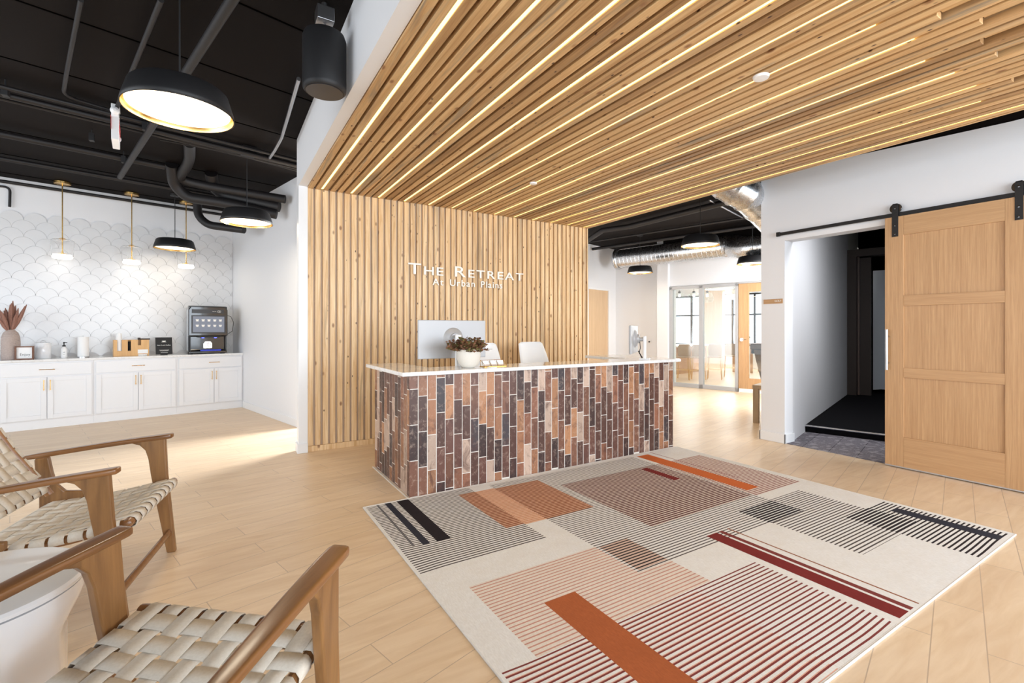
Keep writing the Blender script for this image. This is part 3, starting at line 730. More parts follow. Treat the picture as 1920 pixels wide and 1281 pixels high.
# ================================================================ LOUNGE CHAIRS
def FL(ph): return max(-1, min(1, 2.6*math.cos(PI*(ph-round(ph)))))
def lounge_chair():
    t = thing('lounge_chair', 'x', 'chair')
    for s in (-1, 1):
        # front leg: shaped plank, flaring back into the arm
        P = [(.022, 0), (-.022, 0), (-.062, .30), (-.080, .46), (-.088, .55), (-.100, .60), (-.125, .630), (-.165, .645), (-.165, .664), (.0, .664), (.0, .45), (.012, .2)]
        lg = MB(); A = []; B = []
        for (y, z) in P:
            xm = s*(.339 + (.362-.339)*z/.66)
            A.append((xm-.017, y-.035*z/.66, z)); B.append((xm+.017, y-.035*z/.66, z))
        va = lg._v(A); vb = lg._v(B); n = len(P)
        lg._f(va); lg._f(vb[::-1])
        for i in range(n): lg._f([va[i], va[(i+1) % n], vb[(i+1) % n], vb[i]])
        lg.build('leg', 'teak_z', t, bevel=.007, seg=3)
        # rear leg
        P = [(-.64, 0), (-.60, 0), (-.545, .20), (-.475, .31), (-.40, .375), (-.40, .405), (-.49, .415), (-.53, .46), (-.545, .52), (-.56, .606), (-.62, .60), (-.615, .50), (-.60, .40), (-.60, .28), (-.63, .15)]
        lg = MB(); xm = s*.338; lg.prism(P, xm-.014, xm+.014, axis='X'); lg.build('leg', 'teak_z', t, bevel=.006, seg=3)
        # arm: long paddle, sloping back
        ar = MB(); secs = []
        ysq = [-.002, -.007, -.02, -.06, -.12, -.22, -.34, -.46, -.56, -.64, -.70]
        wds = [.018, .027, .032, .033, .033, .031, .028, .025, .022, .020, .018]
        for y, wd in zip(ysq, wds):
            zt_ = .683 + (y+.033)*.106 + .004*math.sin(max(0, -y)*6); th = .013 if wd > .019 else .010
            xc = s*(.365 - .047*min(0, y+.033))
            ring = []
            for k_ in range(24):
                a = 2*PI*k_/24; cx = math.copysign(abs(math.cos(a))**.35, math.cos(a)); cz = math.copysign(abs(math.sin(a))**.45, math.sin(a))
                ring.append((xc+cx*wd, y, zt_-.013+cz*th))
            secs.append(ring)
        ar.loft(secs); ar.build('armrest', 'walnut', t, smooth=True)
    # seat frame
    sf = MB()
    sf.tube([(-.335, .012, .415), (-.328, .012, .415), (-.31, .012, .415), (0, .012, .409), (.31, .012, .415), (.328, .012, .415), (.335, .012, .415)], [.008, .019, .021, .021, .021, .019, .008], 14)
    sf.tube([(-.32, -.55, .335), (.32, -.55, .335)], .018, 10)
    for s in (-1, 1):
        sf.tube([(s*.300, .0, .408), (s*.300, -.2, .368), (s*.300, -.4, .342), (s*.300, -.56, .335)], .017, 10, sq=1.25)
    sf.build('seat_frame', 'walnut', t, smooth=True)
    MB().tube([(-.345, -.012, .115), (.345, -.012, .115)], .013, 10, sq=1.7).build('stretcher', 'walnut', t, smooth=True)
    MB().tube([(-.338, -.60, .16), (.338, -.60, .16)], .012, 10, sq=1.5).build('stretcher', 'walnut', t, smooth=True)
    # woven seat
    def zs(y, x=0): u = min(1, max(0, -y/.56)); return .433 - .118*u + .05*u*u - .012*math.sin(PI*u)*(1-(x/.31)**2)
    def ribbon(mb, pts, side, wd):
        sd = side if isinstance(side, list) else [side]*len(pts)
        A = [Vector(p)-s_*wd/2 for p, s_ in zip(pts, sd)]; B = [Vector(p)+s_*wd/2 for p, s_ in zip(pts, sd)]
        va = mb._v(A); vb = mb._v(B)
        for i in range(len(pts)-1): mb._f([va[i], va[i+1], vb[i+1], vb[i]])
    PX, PY, SW = .0665, .0665, .0540; NX, NY = 9, 8
    wv = MB(); X = Vector((1, 0, 0)); Y = Vector((0, 1, 0))
    for i in range(NX):
        x = (i-(NX-1)/2)*PX; pts = [(x, -.03, .385), (x, .012, .383), (x, .034, .395), (x, .040, .415), (x, .030, .433), (x, .012, .4385)]
        for jn in range(NY*8+1):
            y = -.01 - jn*PY/8 ; ph = (jn/8-.5); sgn = 1 if (i+int(round(ph))) % 2 == 0 else -1
            amp = .0019*FL(ph)*sgn
            pts.append((x, y, zs(y, x)+amp+.002))
        pts += [(x, -.572, .35), (x, -.575, .333), (x, -.565, .318), (x, -.53, .314)]
        sd = [Vector((1, 0, (zs(q[1], x+.01)-zs(q[1], x-.01))/.02 if -.56 < q[1] < -.01 and q[2] > .3 else 0)).normalized() for q in pts]
        ribbon(wv, pts, sd, SW)
    wv.build('seat_webbing', 'webbing', t, smooth=True, solid=.0022)
    wv = MB()
    for jn in range(NY):
        y = -.01-(jn+.5)*PY; z0 = zs(y, .3); e = [(-.27, y, z0-.045), (-.305, y, z0-.046), (-.322, y, z0-.03), (-.324, y, z0-.012), (-.314, y, z0+.002)]; pts = list(e)
        for i in range(NX*8+1):
            x = -NX*PX/2 + i*PX/8; ph = i/8-.5; sgn = -1 if (jn+int(round(ph))) % 2 == 0 else 1
            amp = .0019*FL(ph)*sgn; pts.append((x, y, zs(y, x)+amp+.002))
        pts += [(-a_, b_, c_) for a_, b_, c_ in reversed(e)]
        sd = [Vector((0, 1, (zs(q[1]+.01, q[0])-zs(q[1]-.01, q[0]))/.02)).normalized() for q in pts]
        ribbon(wv, pts, sd, SW)
    wv.build('seat_webbing', 'webbing', t, smooth=True, solid=.0022)
    # backrest
    BB = Vector((0, -.535, .455)); BT = Vector((0, -.80, .90)); bd_ = (BT-BB); bl = bd_.length; bu = bd_/bl; bn = Vector((0, bu.z, -bu.y))
    bf = MB()
    for s in (-1, 1):
        bf.tube([BB+X*s*.245-bu*.035, BB+X*s*.245, BB+X*s*.245+bu*bl*.5-bn*.01, BT+X*s*.24+bu*.03], .015, 10, sq=1.3)
    bf.tube([BB+X*-.25, BB+X*.25], .015, 10); bf.tube([BT+X*-.25, BT+X*.25], .015, 10)
    bf.build('back_frame', 'walnut', t, smooth=True)
    NB = 8; PB = bl/NB; NXB = 7; wv = MB()
    for i in range(NXB):
        x = (i-(NXB-1)/2)*.0665; pts = [BB+X*x-bu*.018+bn*a_ for a_ in (-.012, .0, .012)]
        for jn in range(NB*8+1):
            ph = jn/8-.5; sgn = 1 if (i+int(round(ph))) % 2 == 0 else -1
            pts.append(BB+X*x+bu*(jn*PB/8)+bn*(.018+.0019*FL(ph)*sgn - .02*math.sin(PI*jn/(NB*8))))
        pts += [BT+X*x+bu*.016+bn*a_ for a_ in (.012, 0, -.012)]
        ribbon(wv, pts, X, SW)
    wv.build('back_webbing', 'webbing', t, smooth=True, solid=.0022)
    wv = MB()
    for jn in range(NB):
        base = BB+bu*((jn+.5)*PB); dz = bn*(.018-.02*math.sin(PI*(jn+.5)/NB)); pts = [base+X*-.225+bn*-.018, base+X*-.255+bn*-.014, base+X*-.260+bn*.004, base+X*-.248+bn*.018]
        tail = [base+X*.248+bn*.018, base+X*.260+bn*.004, base+X*.225+bn*-.014, base+X*.255+bn*-.018]
        for i in range(NXB*8+1):
            x = -NXB*.0665/2+i*.0665/8; ph = i/8-.5; sgn = -1 if (jn+int(round(ph))) % 2 == 0 else 1
            pts.append(base+X*x+dz+bn*(.0019*FL(ph)*sgn))
        ribbon(wv, pts+tail, (bu - bn*(.02*PI/bl*math.cos(PI*(jn+.5)/NB))).normalized(), PB*.84)
    wv.build('back_webbing', 'webbing', t, smooth=True, solid=.0022)
    return t
ch = lounge_chair(); ch.location = (-.305, 3.065, 0); ch.rotation_euler = (0, 0, -.20-PI/2)
ch['label'] = 'wooden armchair with woven beige straps, farther of the two, facing the rug'; ch['group'] = 'woven strap armchairs'
copy_tree(ch, (.026, 1.651, 0), .837-PI/2, 'wooden armchair with woven beige straps in the foreground at the bottom edge', 'woven strap armchairs')

# side table
tb = thing('side_table', 'round white fluted ceramic side table between the two armchairs', 'table', (-.665, 2.075, 0), .4)
MB().lathe([(0, .492), (.278, .492), (.288, .497), (.290, .508), (.284, .517), (.27, .520), (0, .520)], 64).build('tabletop', 'glazed_white', tb, smooth=True)
pr = [(.0, 0), (.246, 0), (.250, .01), (.247, .03), (.244, .10), (.243, .20), (.243, .30), (.244, .335), (.250, .360), (.264, .395), (.276, .43), (.283, .46), (.284, .49)]
MB().lathe(pr, 96, mod=lambda a, z: 1 - .04*(abs(math.sin(5*a))**.6)*(1 if z < .34 else max(0, 1-(z-.34)/.10))).build('base', 'glazed_white', tb, smooth=True)

# ================================================================ COFFEE NOOK
CF = 8.68; CTOP = .872
units = [None, (-.2545, .642, .182), (.6425, 1.5945, 1.126), (1.595, 2.500, 2.082)]
units[0] = (-1.16, -.255, -.70)
for ui, (x0, x1, xm) in enumerate(units):
    lab = ['white shaker base cabinet at the far left of the counter', 'white shaker base cabinet under the dried grass vase', 'white shaker base cabinet under the bamboo caddy', 'white shaker base cabinet under the coffee machine'][ui]
    t = thing('base_cabinet', lab, 'cabinet', G(x0, CF, 0), GA, 'white base cabinets of the coffee counter'); wd = x1-x0
    MB().box(0, wd, .002, .54, .115, CTOP).build('body', 'cabinet_white', t, bevel=.002)
    MB().box(0, wd, .02, .50, 0, .115).build('plinth', 'cabinet_white', t)
    dwr = MB(); dwr.box(.022, wd-.022, -.018, .0015, .69, .852); dw = dwr.build('drawer', 'cabinet_white', t, bevel=.003)
    def pull(par, a, b):
        hb = MB(); a = Vector(a); b = Vector(b); hb.tube([a, b], .0042, 8); hb.build('handle', 'brass', par, smooth=True)
        for q in (a+(b-a)*.08, b-(b-a)*.08): MB().tube([q+Vector((0, .018, 0)), q], .006, 8).build('handle_post', 'brass', par, smooth=True)
    mid = xm-x0
    pull(dw, (mid-.075, -.036, .772), (mid+.075, -.036, .772))
    for s, (a, b) in ((-1, (.022, mid-.003)), (1, (mid+.003, wd-.022))):
        dm = MB(); fw = .055; z0, z1 = .128, .672
        dm.box(a, a+fw, -.018, .0015, z0, z1); dm.box(b-fw, b, -.018, .0015, z0, z1); dm.box(a+fw, b-fw, -.018, .0015, z0, z0+fw); dm.box(a+fw, b-fw, -.018, .0015, z1-fw, z1); dm.box(a+fw, b-fw, -.008, .0015, z0+fw, z1-fw)
        dd_ = dm.build('door', 'cabinet_white', t, bevel=.002)
        xh = mid + s*.03
        pull(dd_, (xh, -.036, .635), (xh, -.036, .50))
o = MB().box(0, 3.68, -.025, .545, CTOP+.001, CTOP+.032).build('countertop', 'quartz', loc=G(-1.18, CF, 0), rotz=GA, bevel=.004)
tag(o, 'white quartz countertop along the scallop tiled wall', 'countertop')
CZ = CTOP+.0325
def nook(px_, y=8.92): p = onGY(px_, 640, y); return Vector((p.x, p.y, CZ))
# vase with dried grass
v = thing('vase', 'ribbed taupe vase holding dried brown grass plumes', 'vase', nook(20), GA)
t = NT('ribbed_vase'); wvn = t.node('ShaderNodeTexWave', wave_type='BANDS', bands_direction='Z'); wvn.inputs['Scale'].default_value = 24; t.link(t.coords(), wvn.inputs[0])
n = t.noise(t.coords(), 60, 3); c = t.mix(n, lin((170, 150, 142)), lin((206, 190, 182))); t.link(c, t.p.inputs['Base Color']); t.set(Roughness=.6); t.bump(t.math('MULTIPLY', wvn.outputs['Fac'], n), .8, .006); M['ribbed_vase'] = t.m
MB().lathe([(0, 0), (.080, 0), (.088, .01), (.09, .10), (.09, .22), (.086, .29), (.070, .345), (.045, .375), (.038, .385), (.034, .385), (.034, .36), (0, .36)], 36).build('body', 'ribbed_vase', v, smooth=True)
plain('plume', (150, 110, 96), .95, var=.35, bscale=120, bump=.4); plain('straw', (196, 170, 140), .8)
sm = MB(); pm = MB()
for i in range(23):
    a = 2*PI*i/23*2.4; lean = .02+.16*((i*7) % 23)/23; top = Vector((math.cos(a)*lean*1.0, math.sin(a)*lean*.7, .60+.20*random.random()-lean*.5))
    b0 = Vector((math.cos(a)*.015, math.sin(a)*.015, .34)); sm.tube([b0, b0.lerp(top, .5)], .002, 5)
    pts = [b0.lerp(top, .15+.85*u/8) + Vector((0, 0, 0)) for u in range(9)]
    R_ = [.006, .013, .018, .020, .020, .018, .015, .010, .004]
    pm.tube([q+Vector((random.uniform(-.002, .002), random.uniform(-.002, .002), 0)) for q in pts], R_, 7)
    for q in range(120):
        u = random.random(); p = b0.lerp(top, .18+.8*u); aa = random.uniform(0, 2*PI); rr = .018*math.sin(PI*min(1, .15+u*.85))+.003
        dv = Vector((math.cos(aa)*rr, math.sin(aa)*rr, .014)); s_ = Vector((-math.sin(aa), math.cos(aa), 0))*.0015
        pm._f(pm._v([p+dv*.4-s_, p+dv*.4+s_, p+dv*1.15]))
sm.build('stems', 'straw', v); pm.build('plumes', 'plume', v, smooth=True)
# frame
fr = thing('picture_frame', 'small brown wooden frame with a handwritten white card', 'frame', nook(46, 8.80), GA-.25)
f_ = MB(); W_, H_, T_ = .088, .172, .014
f_.box(-W_, W_, -.02, .02, 0, T_); f_.box(-W_, W_, -.02, .02, H_-T_, H_); f_.box(-W_, -W_+T_, -.02, .02, T_, H_-T_); f_.box(W_-T_, W_, -.02, .02, T_, H_-T_); f_.build('surround', 'frame_wood', fr, bevel=.001)
MB().box(-W_+T_, W_-T_, .0, .012, T_, H_-T_).build('card', 'paper_white', fr)
text_mesh('Enjoy', .045, .001, 'handwriting', 'dark_plastic', fr, (-.045, -.001, .05), (PI/2, 0, 0), offset=-.0003)
# canister
c = thing('canister', 'large round white canister with a thin looped lid handle', 'canister', nook(81), GA)
MB().lathe([(0, 0), (.076, 0), (.079, .004), (.079, .19), (.076, .194), (0, .194)], 36).build('body', 'glazed_white', c, smooth=True)
MB().lathe([(0, .195), (.080, .195), (.080, .205), (.06, .212), (0, .214)], 36).build('lid', 'glazed_white', c, smooth=True)
MB().tube([(.028*math.cos(PI*k/8), 0, .212+.028*math.sin(PI*k/8)) for k in range(9)], .0025, 6).build('handle', 'steel', c, smooth=True)
# soap
c = thing('soap_bottle', 'small clear pump bottle with black top and pale label', 'bottle', nook(120), GA)
MB().lathe([(0, 0), (.030, 0), (.034, .004), (.034, .115), (.028, .135), (.014, .148), (.014, .155), (0, .155)], 28).build('body', 'white_plastic', c, smooth=True)
MB().lathe([(0, .155), (.018, .155), (.018, .172), (.006, .176), (.006, .20), (.010, .205), (.010, .214), (0, .216)], 16).tube([(0, 0, .21), (.032, -.01, .208)], .004, 6).build('pump', 'black_matte', c, smooth=True)
lb = MB(); lb.box(-.018, .018, -.0355, -.034, .03, .10); lb.build('label_patch', 'paper_white', c)
lb = MB(); lb.box(-.010, .010, -.0362, -.0355, .078, .083); lb.box(-.012, .012, -.0362, -.0355, .05, .052); lb.build('label_print', 'dark_plastic', c)
# paper towels
c = thing('paper_towel_holder', 'upright roll of white paper towels on a slim steel stand', 'paper towel', nook(156), GA)
MB().lathe([(0, 0), (.065, 0), (.065, .008), (0, .010)], 28).build('base', 'steel', c, smooth=True)
MB().lathe([(0.018, .0105), (.060, .0105), (.060, .285), (.018, .285)], 36).build('roll', 'paper_white', c, smooth=True)
MB().tube([(0, 0, .01), (0, 0, .305)], .004, 8).build('spindle', 'steel', c, smooth=True)
# caddy
cp = nook(246); cd = thing('cup_caddy', 'bamboo organiser for cups, lids and creamers on the counter', 'caddy', cp, GA)
b = MB(); b.box(-.205, .205, .03, .042, 0, .235); b.box(-.205, .205, -.045, .03, 0, .012)
def slotted(mb, x0, x1, cx, hw_, zb_, y0, y1, top):
    mb.box(x0, cx-hw_, y0, y1, 0, top); mb.box(cx+hw_, x1, y0, y1, 0, top); mb.box(cx-hw_, cx+hw_, y0, y1, 0, zb_)
slotted(b, -.205, -.08, -.140, .026, .075, -.055, -.045, .235)
slotted(b, -.08, .055, .0-.028+.0, .018, .075, -.055, -.045, .235)
slotted(b, .055, .205, .09, .018, .155, -.055, -.045, .235)
for x in (-.205, -.08, .055, .195): b.box(x, x+.01, -.045, .03, .012, .235)
b.build('body', 'bamboo', cd, bevel=.001)
MB().box(.07, .19, -.0565, -.0555, .03, .09).build('creamer_window', 'paper_white', cd)
def cup(px_off, z0, label, col, mat, r0, r1, h_, yoff=-.005):
    p = cp + UX*px_off + UY*yoff; o = MB().lathe([(0, 0), (r0, 0), (r1, h_), (r1-.003, h_), (r0-.003, .004), (0, .004)], 24, Matrix.Rotation(PI, 4, 'X')).build('paper_cup', mat, loc=(p.x, p.y, z0+h_), smooth=True)
    return o
for q in range(7):
    o = cup(-.140, CZ+.015+q*.036, '', '', 'paper_white', .030, .040, .10)
    tag(o, 'white paper cup in the upside-down stack at the left of the bamboo caddy', 'cup', 'stacked white paper cups')
lidm = MB()
for q in range(16): lidm.lathe([(0, 0), (.032, 0), (.036, .006), (.034, .011), (0, .011)], 20, Matrix.Translation((0, 0, q*.0125)))
p = cp + UX*(-.028) - UY*.005
tag(lidm.build('lid_stack', 'black_matte', loc=(p.x, p.y, CZ+.013), smooth=True), 'tall stack of black cup lids in the middle slot of the bamboo caddy', 'lids')
p = cp + UX*.15 + UY*.0
sb = thing('stirrer_box', 'small dark box of stirrers on top of the bamboo caddy', 'box', (p.x, p.y, CZ+.2355), GA)
MB().box(-.07, .07, -.035, .035, 0, .018).box(-.07, -.045, -.035, .035, .018, .03).build('body', 'dark_wood', sb)
for q, (a, b2) in enumerate(((.085, .035), (.105, .05), (.125, .036), (.148, .048), (.166, .036))):
    p = cp + UX*a - UY*.064
    o = MB().lathe([(0, 0), (.011, 0), (.014, .018), (.016, .019), (0, .020)], 12).build('creamer_pod', 'paper_white', loc=(p.x, p.y, CZ+.001+(.021 if q % 2 else 0)), smooth=True)
    if q % 2: o.location.z = CZ + .001
    tag(o, 'tiny white creamer pod in the row along the front of the bamboo caddy', 'creamer', 'creamer pods by the caddy')
# sign
s_ = thing('counter_sign', 'tilted black counter sign with white lettering and a cup drawing', 'sign', nook(308, 8.88), GA)
tl = Matrix.Rotation(math.radians(-10), 4, 'X')
MB().box(-.105, .105, -.003, .003, .008, .27, tl).build('board', 'black_matte', s_)
MB().box(-.04, .04, -.02, .06, 0, .008).build('foot', 'black_matte', s_)
def flat_txt(txt, size, x, z):
    o, w_ = text_mesh(txt, size, .001, 'lettering', 'sign_white', s_, (0, 0, 0), (0, 0, 0), 'CENTER')
    o.matrix_local = tl @ Matrix.Translation((x, -.0042, z)) @ Matrix.Rotation(PI/2, 4, 'X'); return o
flat_txt('Hot Fresh Coffee', .024, 0, .14)
for zq, wq in ((.072, .062), (.060, .050), (.036, .045)): MB().box(-wq, wq, -.0050, -.0036, zq-.002, zq+.002, tl).build('printed_line', 'sign_white', s_)
cpz = MB(); cpz.lathe([(0, 0), (.018, .004), (.024, .014), (.024, .017), (0, .017)], 16, tl @ Matrix.Translation((0, -.005, .20)) @ Matrix.Diagonal((1, .08, 1, 1))); cpz.box(-.03, .03, -.006, -.0035, .194, .198, tl); cpz.build('cup_drawing', 'sign_white', s_)
# coffee machine
mc = onGY(390, 640, 8.78); cmx = thing('coffee_machine', 'black bean-to-cup coffee machine with a touch screen', 'coffee machine', (mc.x, mc.y, CZ), GA-.10)
W_ = .262
b = MB(); b.prism([(-.0, .03), (.30, .03), (.30, .70), (.27, .745), (.02, .765), (-.03, .75), (-.03, .30), (.03, .28), (.03, .06), (0, .05)], -W_, W_, axis='X')
# profile given in (y,z)
b.build('body', 'black_gloss', cmx, bevel=.012, seg=3)
MB().box(-W_-.001, -W_+.004, .06, .29, .05, .70).build('side_panel', 'steel', cmx)
b = MB(); b.prism([(-W_-.004, .285), (W_+.004, .285), (W_+.004, .70), (W_-.03, .755), (-W_+.03, .755), (-W_-.004, .70)], -.052, -.028, axis='Y'); b.build('front_door', 'black_gloss', cmx, bevel=.012, seg=3)
MB().box(-W_+.035, W_-.025, -.056, -.0525, .325, .612).build('screen', 'dark_plastic', cmx)
sc2 = MB(); sc2.box(-W_+.055, W_-.045, -.0575, -.0562, .345, .595); sc2.build('display', 'screen_glow', cmx)
for r_ in range(2):
    for q in range(5):
        cx = -.16+q*.078+.01; cz = .52-.085*r_
        ic = MB(); ic.lathe([(0, 0), (.013, .003), (.021, .018), (.022, .027), (0, .027)], 10, Matrix.Translation((cx, -.0582, cz)) @ Matrix.Diagonal((1, .05, 1, 1)))
        ic.box(cx-.018, cx+.018, -.0590, -.0578, cz-.006, cz+.001); ic.build('cup_icon', 'sign_white', cmx)
MB().box(-W_+.04, W_-.05, -.0565, -.0525, .645, .705).build('top_band', 'dark_plastic', cmx)
MB().tube([(.05+.006*k, -.058, .675+.007*math.sin(k*1.9)) for k in range(10)], .0015, 5).build('script_mark', 'sign_white', cmx, smooth=True)
for q in (.135, .155): MB().tube([(q+.014*math.cos(2*PI*k/16), -.058, .675+.014*math.sin(2*PI*k/16)) for k in range(17)], .0016, 5).build('ring_mark', 'sign_white', cmx, smooth=True)
MB().prism([(-.14, .262), (.16, .262), (.18, .286), (-.16, .286)], -.05, .02, axis='Y').build('spout', 'black_matte', cmx, bevel=.004)
for x in (-.07, .10): MB().lathe([(0, 0), (.018, 0), (.018, .012), (0, .012)], 12, Matrix.Translation((x, -.015, .25))).build('spout_light', 'led_blue', cmx)
for x in (-W_+.02, W_-.02): MB().tube([(x, -.04, .02), (x, -.04, .285)], .008, 8).build('front_post', 'black_gloss', cmx, smooth=True)
MB().box(-W_+.01, W_-.01, -.07, .03, .012, .045).build('drip_tray', 'black_gloss', cmx, bevel=.005)
MB().box(-.11, .17, -.074, -.04, .046, .068).build('tray_insert', 'blue_plastic', cmx, bevel=.006)
bd = MB(); bd.prism([(-.055, .085), (.055, .085), (.06, .095), (.06, .165), (.035, .20), (-.035, .20), (-.06, .165), (-.06, .095)], .020, .029, axis='Y'); bg_ = bd.build('badge', 'chrome', cmx, bevel=.002)
rg = MB()
for q, (cx, cz) in enumerate(((-.022, .15), (.022, .15), (0, .122), (0, .175))):
    rg.tube([(cx+.014*math.cos(2*PI*k/12), .018, cz+.014*math.sin(2*PI*k/12)) for k in range(13)], .002, 5)
rg.build('emblem', 'dark_plastic', bg_)
for x in (-W_+.04, W_-.04):
    for y in (.02, .26): MB().lathe([(0, 0), (.02, 0), (.02, .03), (0, .03)], 12, Matrix.Translation((x, y, 0))).build('foot', 'black_matte', cmx)
MB().tube([(W_+.005, .05, .62), (W_+.06, .02, .60), (W_+.10, .02, .50), (W_+.085, .05, .36), (W_+.02, .12, .30)], .004, 6).build('cable', 'black_matte', cmx, smooth=True)

# ================================================================ LAMPS
def dome_lamp():
    t = thing('pendant_lamp', 'x', 'lamp'); Rr = .262; Ht = .135
    # origin at rim level
    MB().lathe([(Rr+.001, 0), (Rr-.004, .03), (Rr-.030, Ht-.015), (Rr-.045, Ht), (.02, Ht+.008), (0, Ht+.008)], 56, cap=False).build('lamp_shade', 'black_matte', t, smooth=True, solid=.004)
    MB().lathe([(Rr-.003, .001), (Rr-.008, .03), (Rr-.030, .055)], 56, cap=False).build('shade_lining', 'brass', t, smooth=True)
    MB().lathe([(0, .022), (Rr-.020, .022), (Rr-.018, .027), (0, .032)], 56).build('diffuser', 'diffuser', t, smooth=True)
    MB().tube([(0, 0, Ht), (0, 0, ZC-2.5-.03)], .0045, 8).build('rod', 'black_matte', t, smooth=True)
    MB().lathe([(0, ZC-2.5-.035), (.06, ZC-2.5-.03), (.062, ZC-2.5), (0, ZC-2.5)], 24).build('ceiling_canopy', 'black_matte', t, smooth=True)
    return t
LP = [((337, 213), 'large black dome pendant with gold lining, nearest to the camera'), ((463, 419), 'black dome pendant hanging below the thick black pipes'), ((328, 467), 'black dome pendant in front of the scallop tiled wall'),
      ((1313, 461), 'black dome pendant hanging in front of the silver duct'), ((1200, 512), 'smallest black dome pendant, left of the silver duct lamps'), ((1411, 495), 'black dome pendant cut off by the edge of the white wall')]
first = None
for (px_, lab) in LP:
    p = onZ(px_[0], px_[1], 2.5)
    if first is None:
        first = dome_lamp(); first.location = p; first['label'] = lab; first['group'] = 'black dome pendant lamps'
    else: copy_tree(first, p, 0, lab, 'black dome pendant lamps')
    l = bpy.data.lights.new('lamp_light', 'AREA'); l.shape = 'DISK'; l.size = .42; l.energy = 2 if px_[0] == 328 else 9; l.color = (1, .86, .66)
    lo = bpy.data.objects.new('lamp_light', l); COL.objects.link(lo); lo.location = (p.x, p.y, p.z+.018)
# brass and glass pendants
def glass_pendant():
    t = thing('glass_pendant', 'x', 'lamp'); H = ZC-2.26   # origin at bottom of bulb disc
    MB().lathe([(0, H-.045), (.088, H-.04), (.09, H-.012), (.075, H), (0, H)], 32).build('ceiling_canopy', 'brass', t, smooth=True)
    MB().tube([(0, 0, .10), (0, 0, H-.04)], .007, 10).build('rod', 'brass', t, smooth=True)
    MB().lathe([(0, .262), (.035, .262), (.045, .27), (.02, .285), (0, .285)], 24).build('cap', 'brass', t, smooth=True)
    MB().lathe([(.045, .262), (.105, .258), (.122, .245), (.124, .22), (.110, .05), (.104, .02)], 40, cap=False).build('glass_shade', 'glass', t, smooth=True, solid=.003)
    MB().lathe([(0, 0), (.09, 0), (.105, .01), (.108, .03), (.10, .055), (0, .062)], 40).build('light_disc', 'bulb_white', t, smooth=True)
    MB().lathe([(0, .062), (.05, .063), (.05, .07), (.012, .078), (.012, .10), (0, .10)], 20).build('socket', 'brass', t, smooth=True)
    return t
gp0 = None
for px_, lab in ((117, 'brass rod pendant with clear glass drum, nearest the left edge of the photo'), (247, 'brass rod pendant with clear glass drum, middle of the row of three'), (349, 'brass rod pendant with clear glass drum, partly behind a black dome lamp')):
    p = onGY(px_, 485, 8.93); p.z = 2.26
    if gp0 is None: gp0 = glass_pendant(); gp0.location = p; gp0['label'] = lab; gp0['group'] = 'brass and glass pendants over the coffee counter'
    else: copy_tree(gp0, p, 0, lab, 'brass and glass pendants over the coffee counter')
    l = bpy.data.lights.new('pendant_light', 'POINT'); l.energy = .3; l.color = (1, .93, .82); l.shadow_soft_size = .09
    lo = bpy.data.objects.new('pendant_light', l); COL.objects.link(lo); lo.location = (p.x, p.y, p.z-.10)

# ================================================================ CEILING SERVICES (left)
def tagb(mb, name, mat, label, cat, group=None, **k):
    return tag(mb.build(name, mat, **k), label, cat, group)
def pipe(pts, r, label, cat='pipe', mat='black_pipe', name='pipe', group=None, seg=12):
    return tagb(MB().tube([tuple(p) for p in pts], r, seg), name, mat, label, cat, group, smooth=True)
zc = ZC-.05
def smoothpath(P, n=6):
    P = [Vector(p) for p in P]; out = [P[0]]
    for i in range(1, len(P)-1):
        a, b, c = P[i-1], P[i], P[i+1]; r_ = min((b-a).length, (c-b).length)*.45
        s0 = b-(b-a).normalized()*r_; s1 = b+(c-b).normalized()*r_
        for k_ in range(n+1): u = k_/n; out.append(s0.lerp(b, u).lerp(b.lerp(s1, u), u))
    out.append(P[-1]); return out
_a = onZ(225, 332, 3.17); _b = onZ(402, 52, 3.17); pipe([_a, _b, _b+(_b-_a)*1.2], .03, 'thick black sprinkler pipe running over the large dome lamp')
pipe([onZ(302, 0, 3.27), onZ(255, 115, 3.27), onZ(217, 207, 3.27)], .016, 'straight black conduit left of the large dome lamp', 'conduit', name='conduit')
pipe(smoothpath([onZ(152, 0, 3.28), onZ(124, 140, 3.28), onZ(118, 180, 3.28), onZ(205, 206, 3.28)]), .014, 'bent black conduit leading to the white exit light', 'conduit', name='conduit')
def gline(y, x0, x1, z): return [G(x0, y, z), G(x1, y, z)]
# runs parallel to the coffee wall: y' from pixel at the left edge
def gy_of(px_, py_, z): p = onZ(px_, py_, z); return p.dot(UY)
pipe(gline(gy_of(0, 162, 3.24), -4, 2.46, 3.24), .018, 'black conduit, upper run of the ceiling bundle', 'conduit', name='conduit')
pipe(gline(gy_of(0, 176, 3.22), -4, 2.46, 3.22), .026, 'black pipe, lower run of the ceiling bundle', 'pipe')
pipe(gline(gy_of(0, 185, 3.25), -4, 2.46, 3.25), .014, 'thin black conduit at the back of the ceiling bundle', 'conduit', name='conduit')
pipe(gline(gy_of(0, 251, 3.24), -4, 1.15, 3.24), .034, 'long black pipe crossing between the ceiling bundle and the tiled wall', 'pipe')
pipe(gline(gy_of(0, 297, 3.26), -4, 2.46, 3.26), .026, 'black pipe running closest to the tiled wall', 'pipe')
pipe(gline(9.13, -1.0, 2.4, 3.24), .022, 'black tube directly over the brass pendant canopies', 'pipe')
# hangers on the pipes
for px_, py_, zz in ((172, 258, 3.24), (232, 300, 3.22), (10, 172, 3.22), (272, 238, 3.20)):
    p = onZ(px_, py_, zz); h_ = MB(); h_.box(-.02, .02, -.03, .03, -.035, .04).tube([(0, 0, .03), (0, 0, ZC-zz)], .006, 6)
    tagb(h_, 'pipe_hanger', 'black_matte', 'black clamp and rod holding a ceiling pipe', 'pipe hanger', 'black pipe hangers', loc=p)
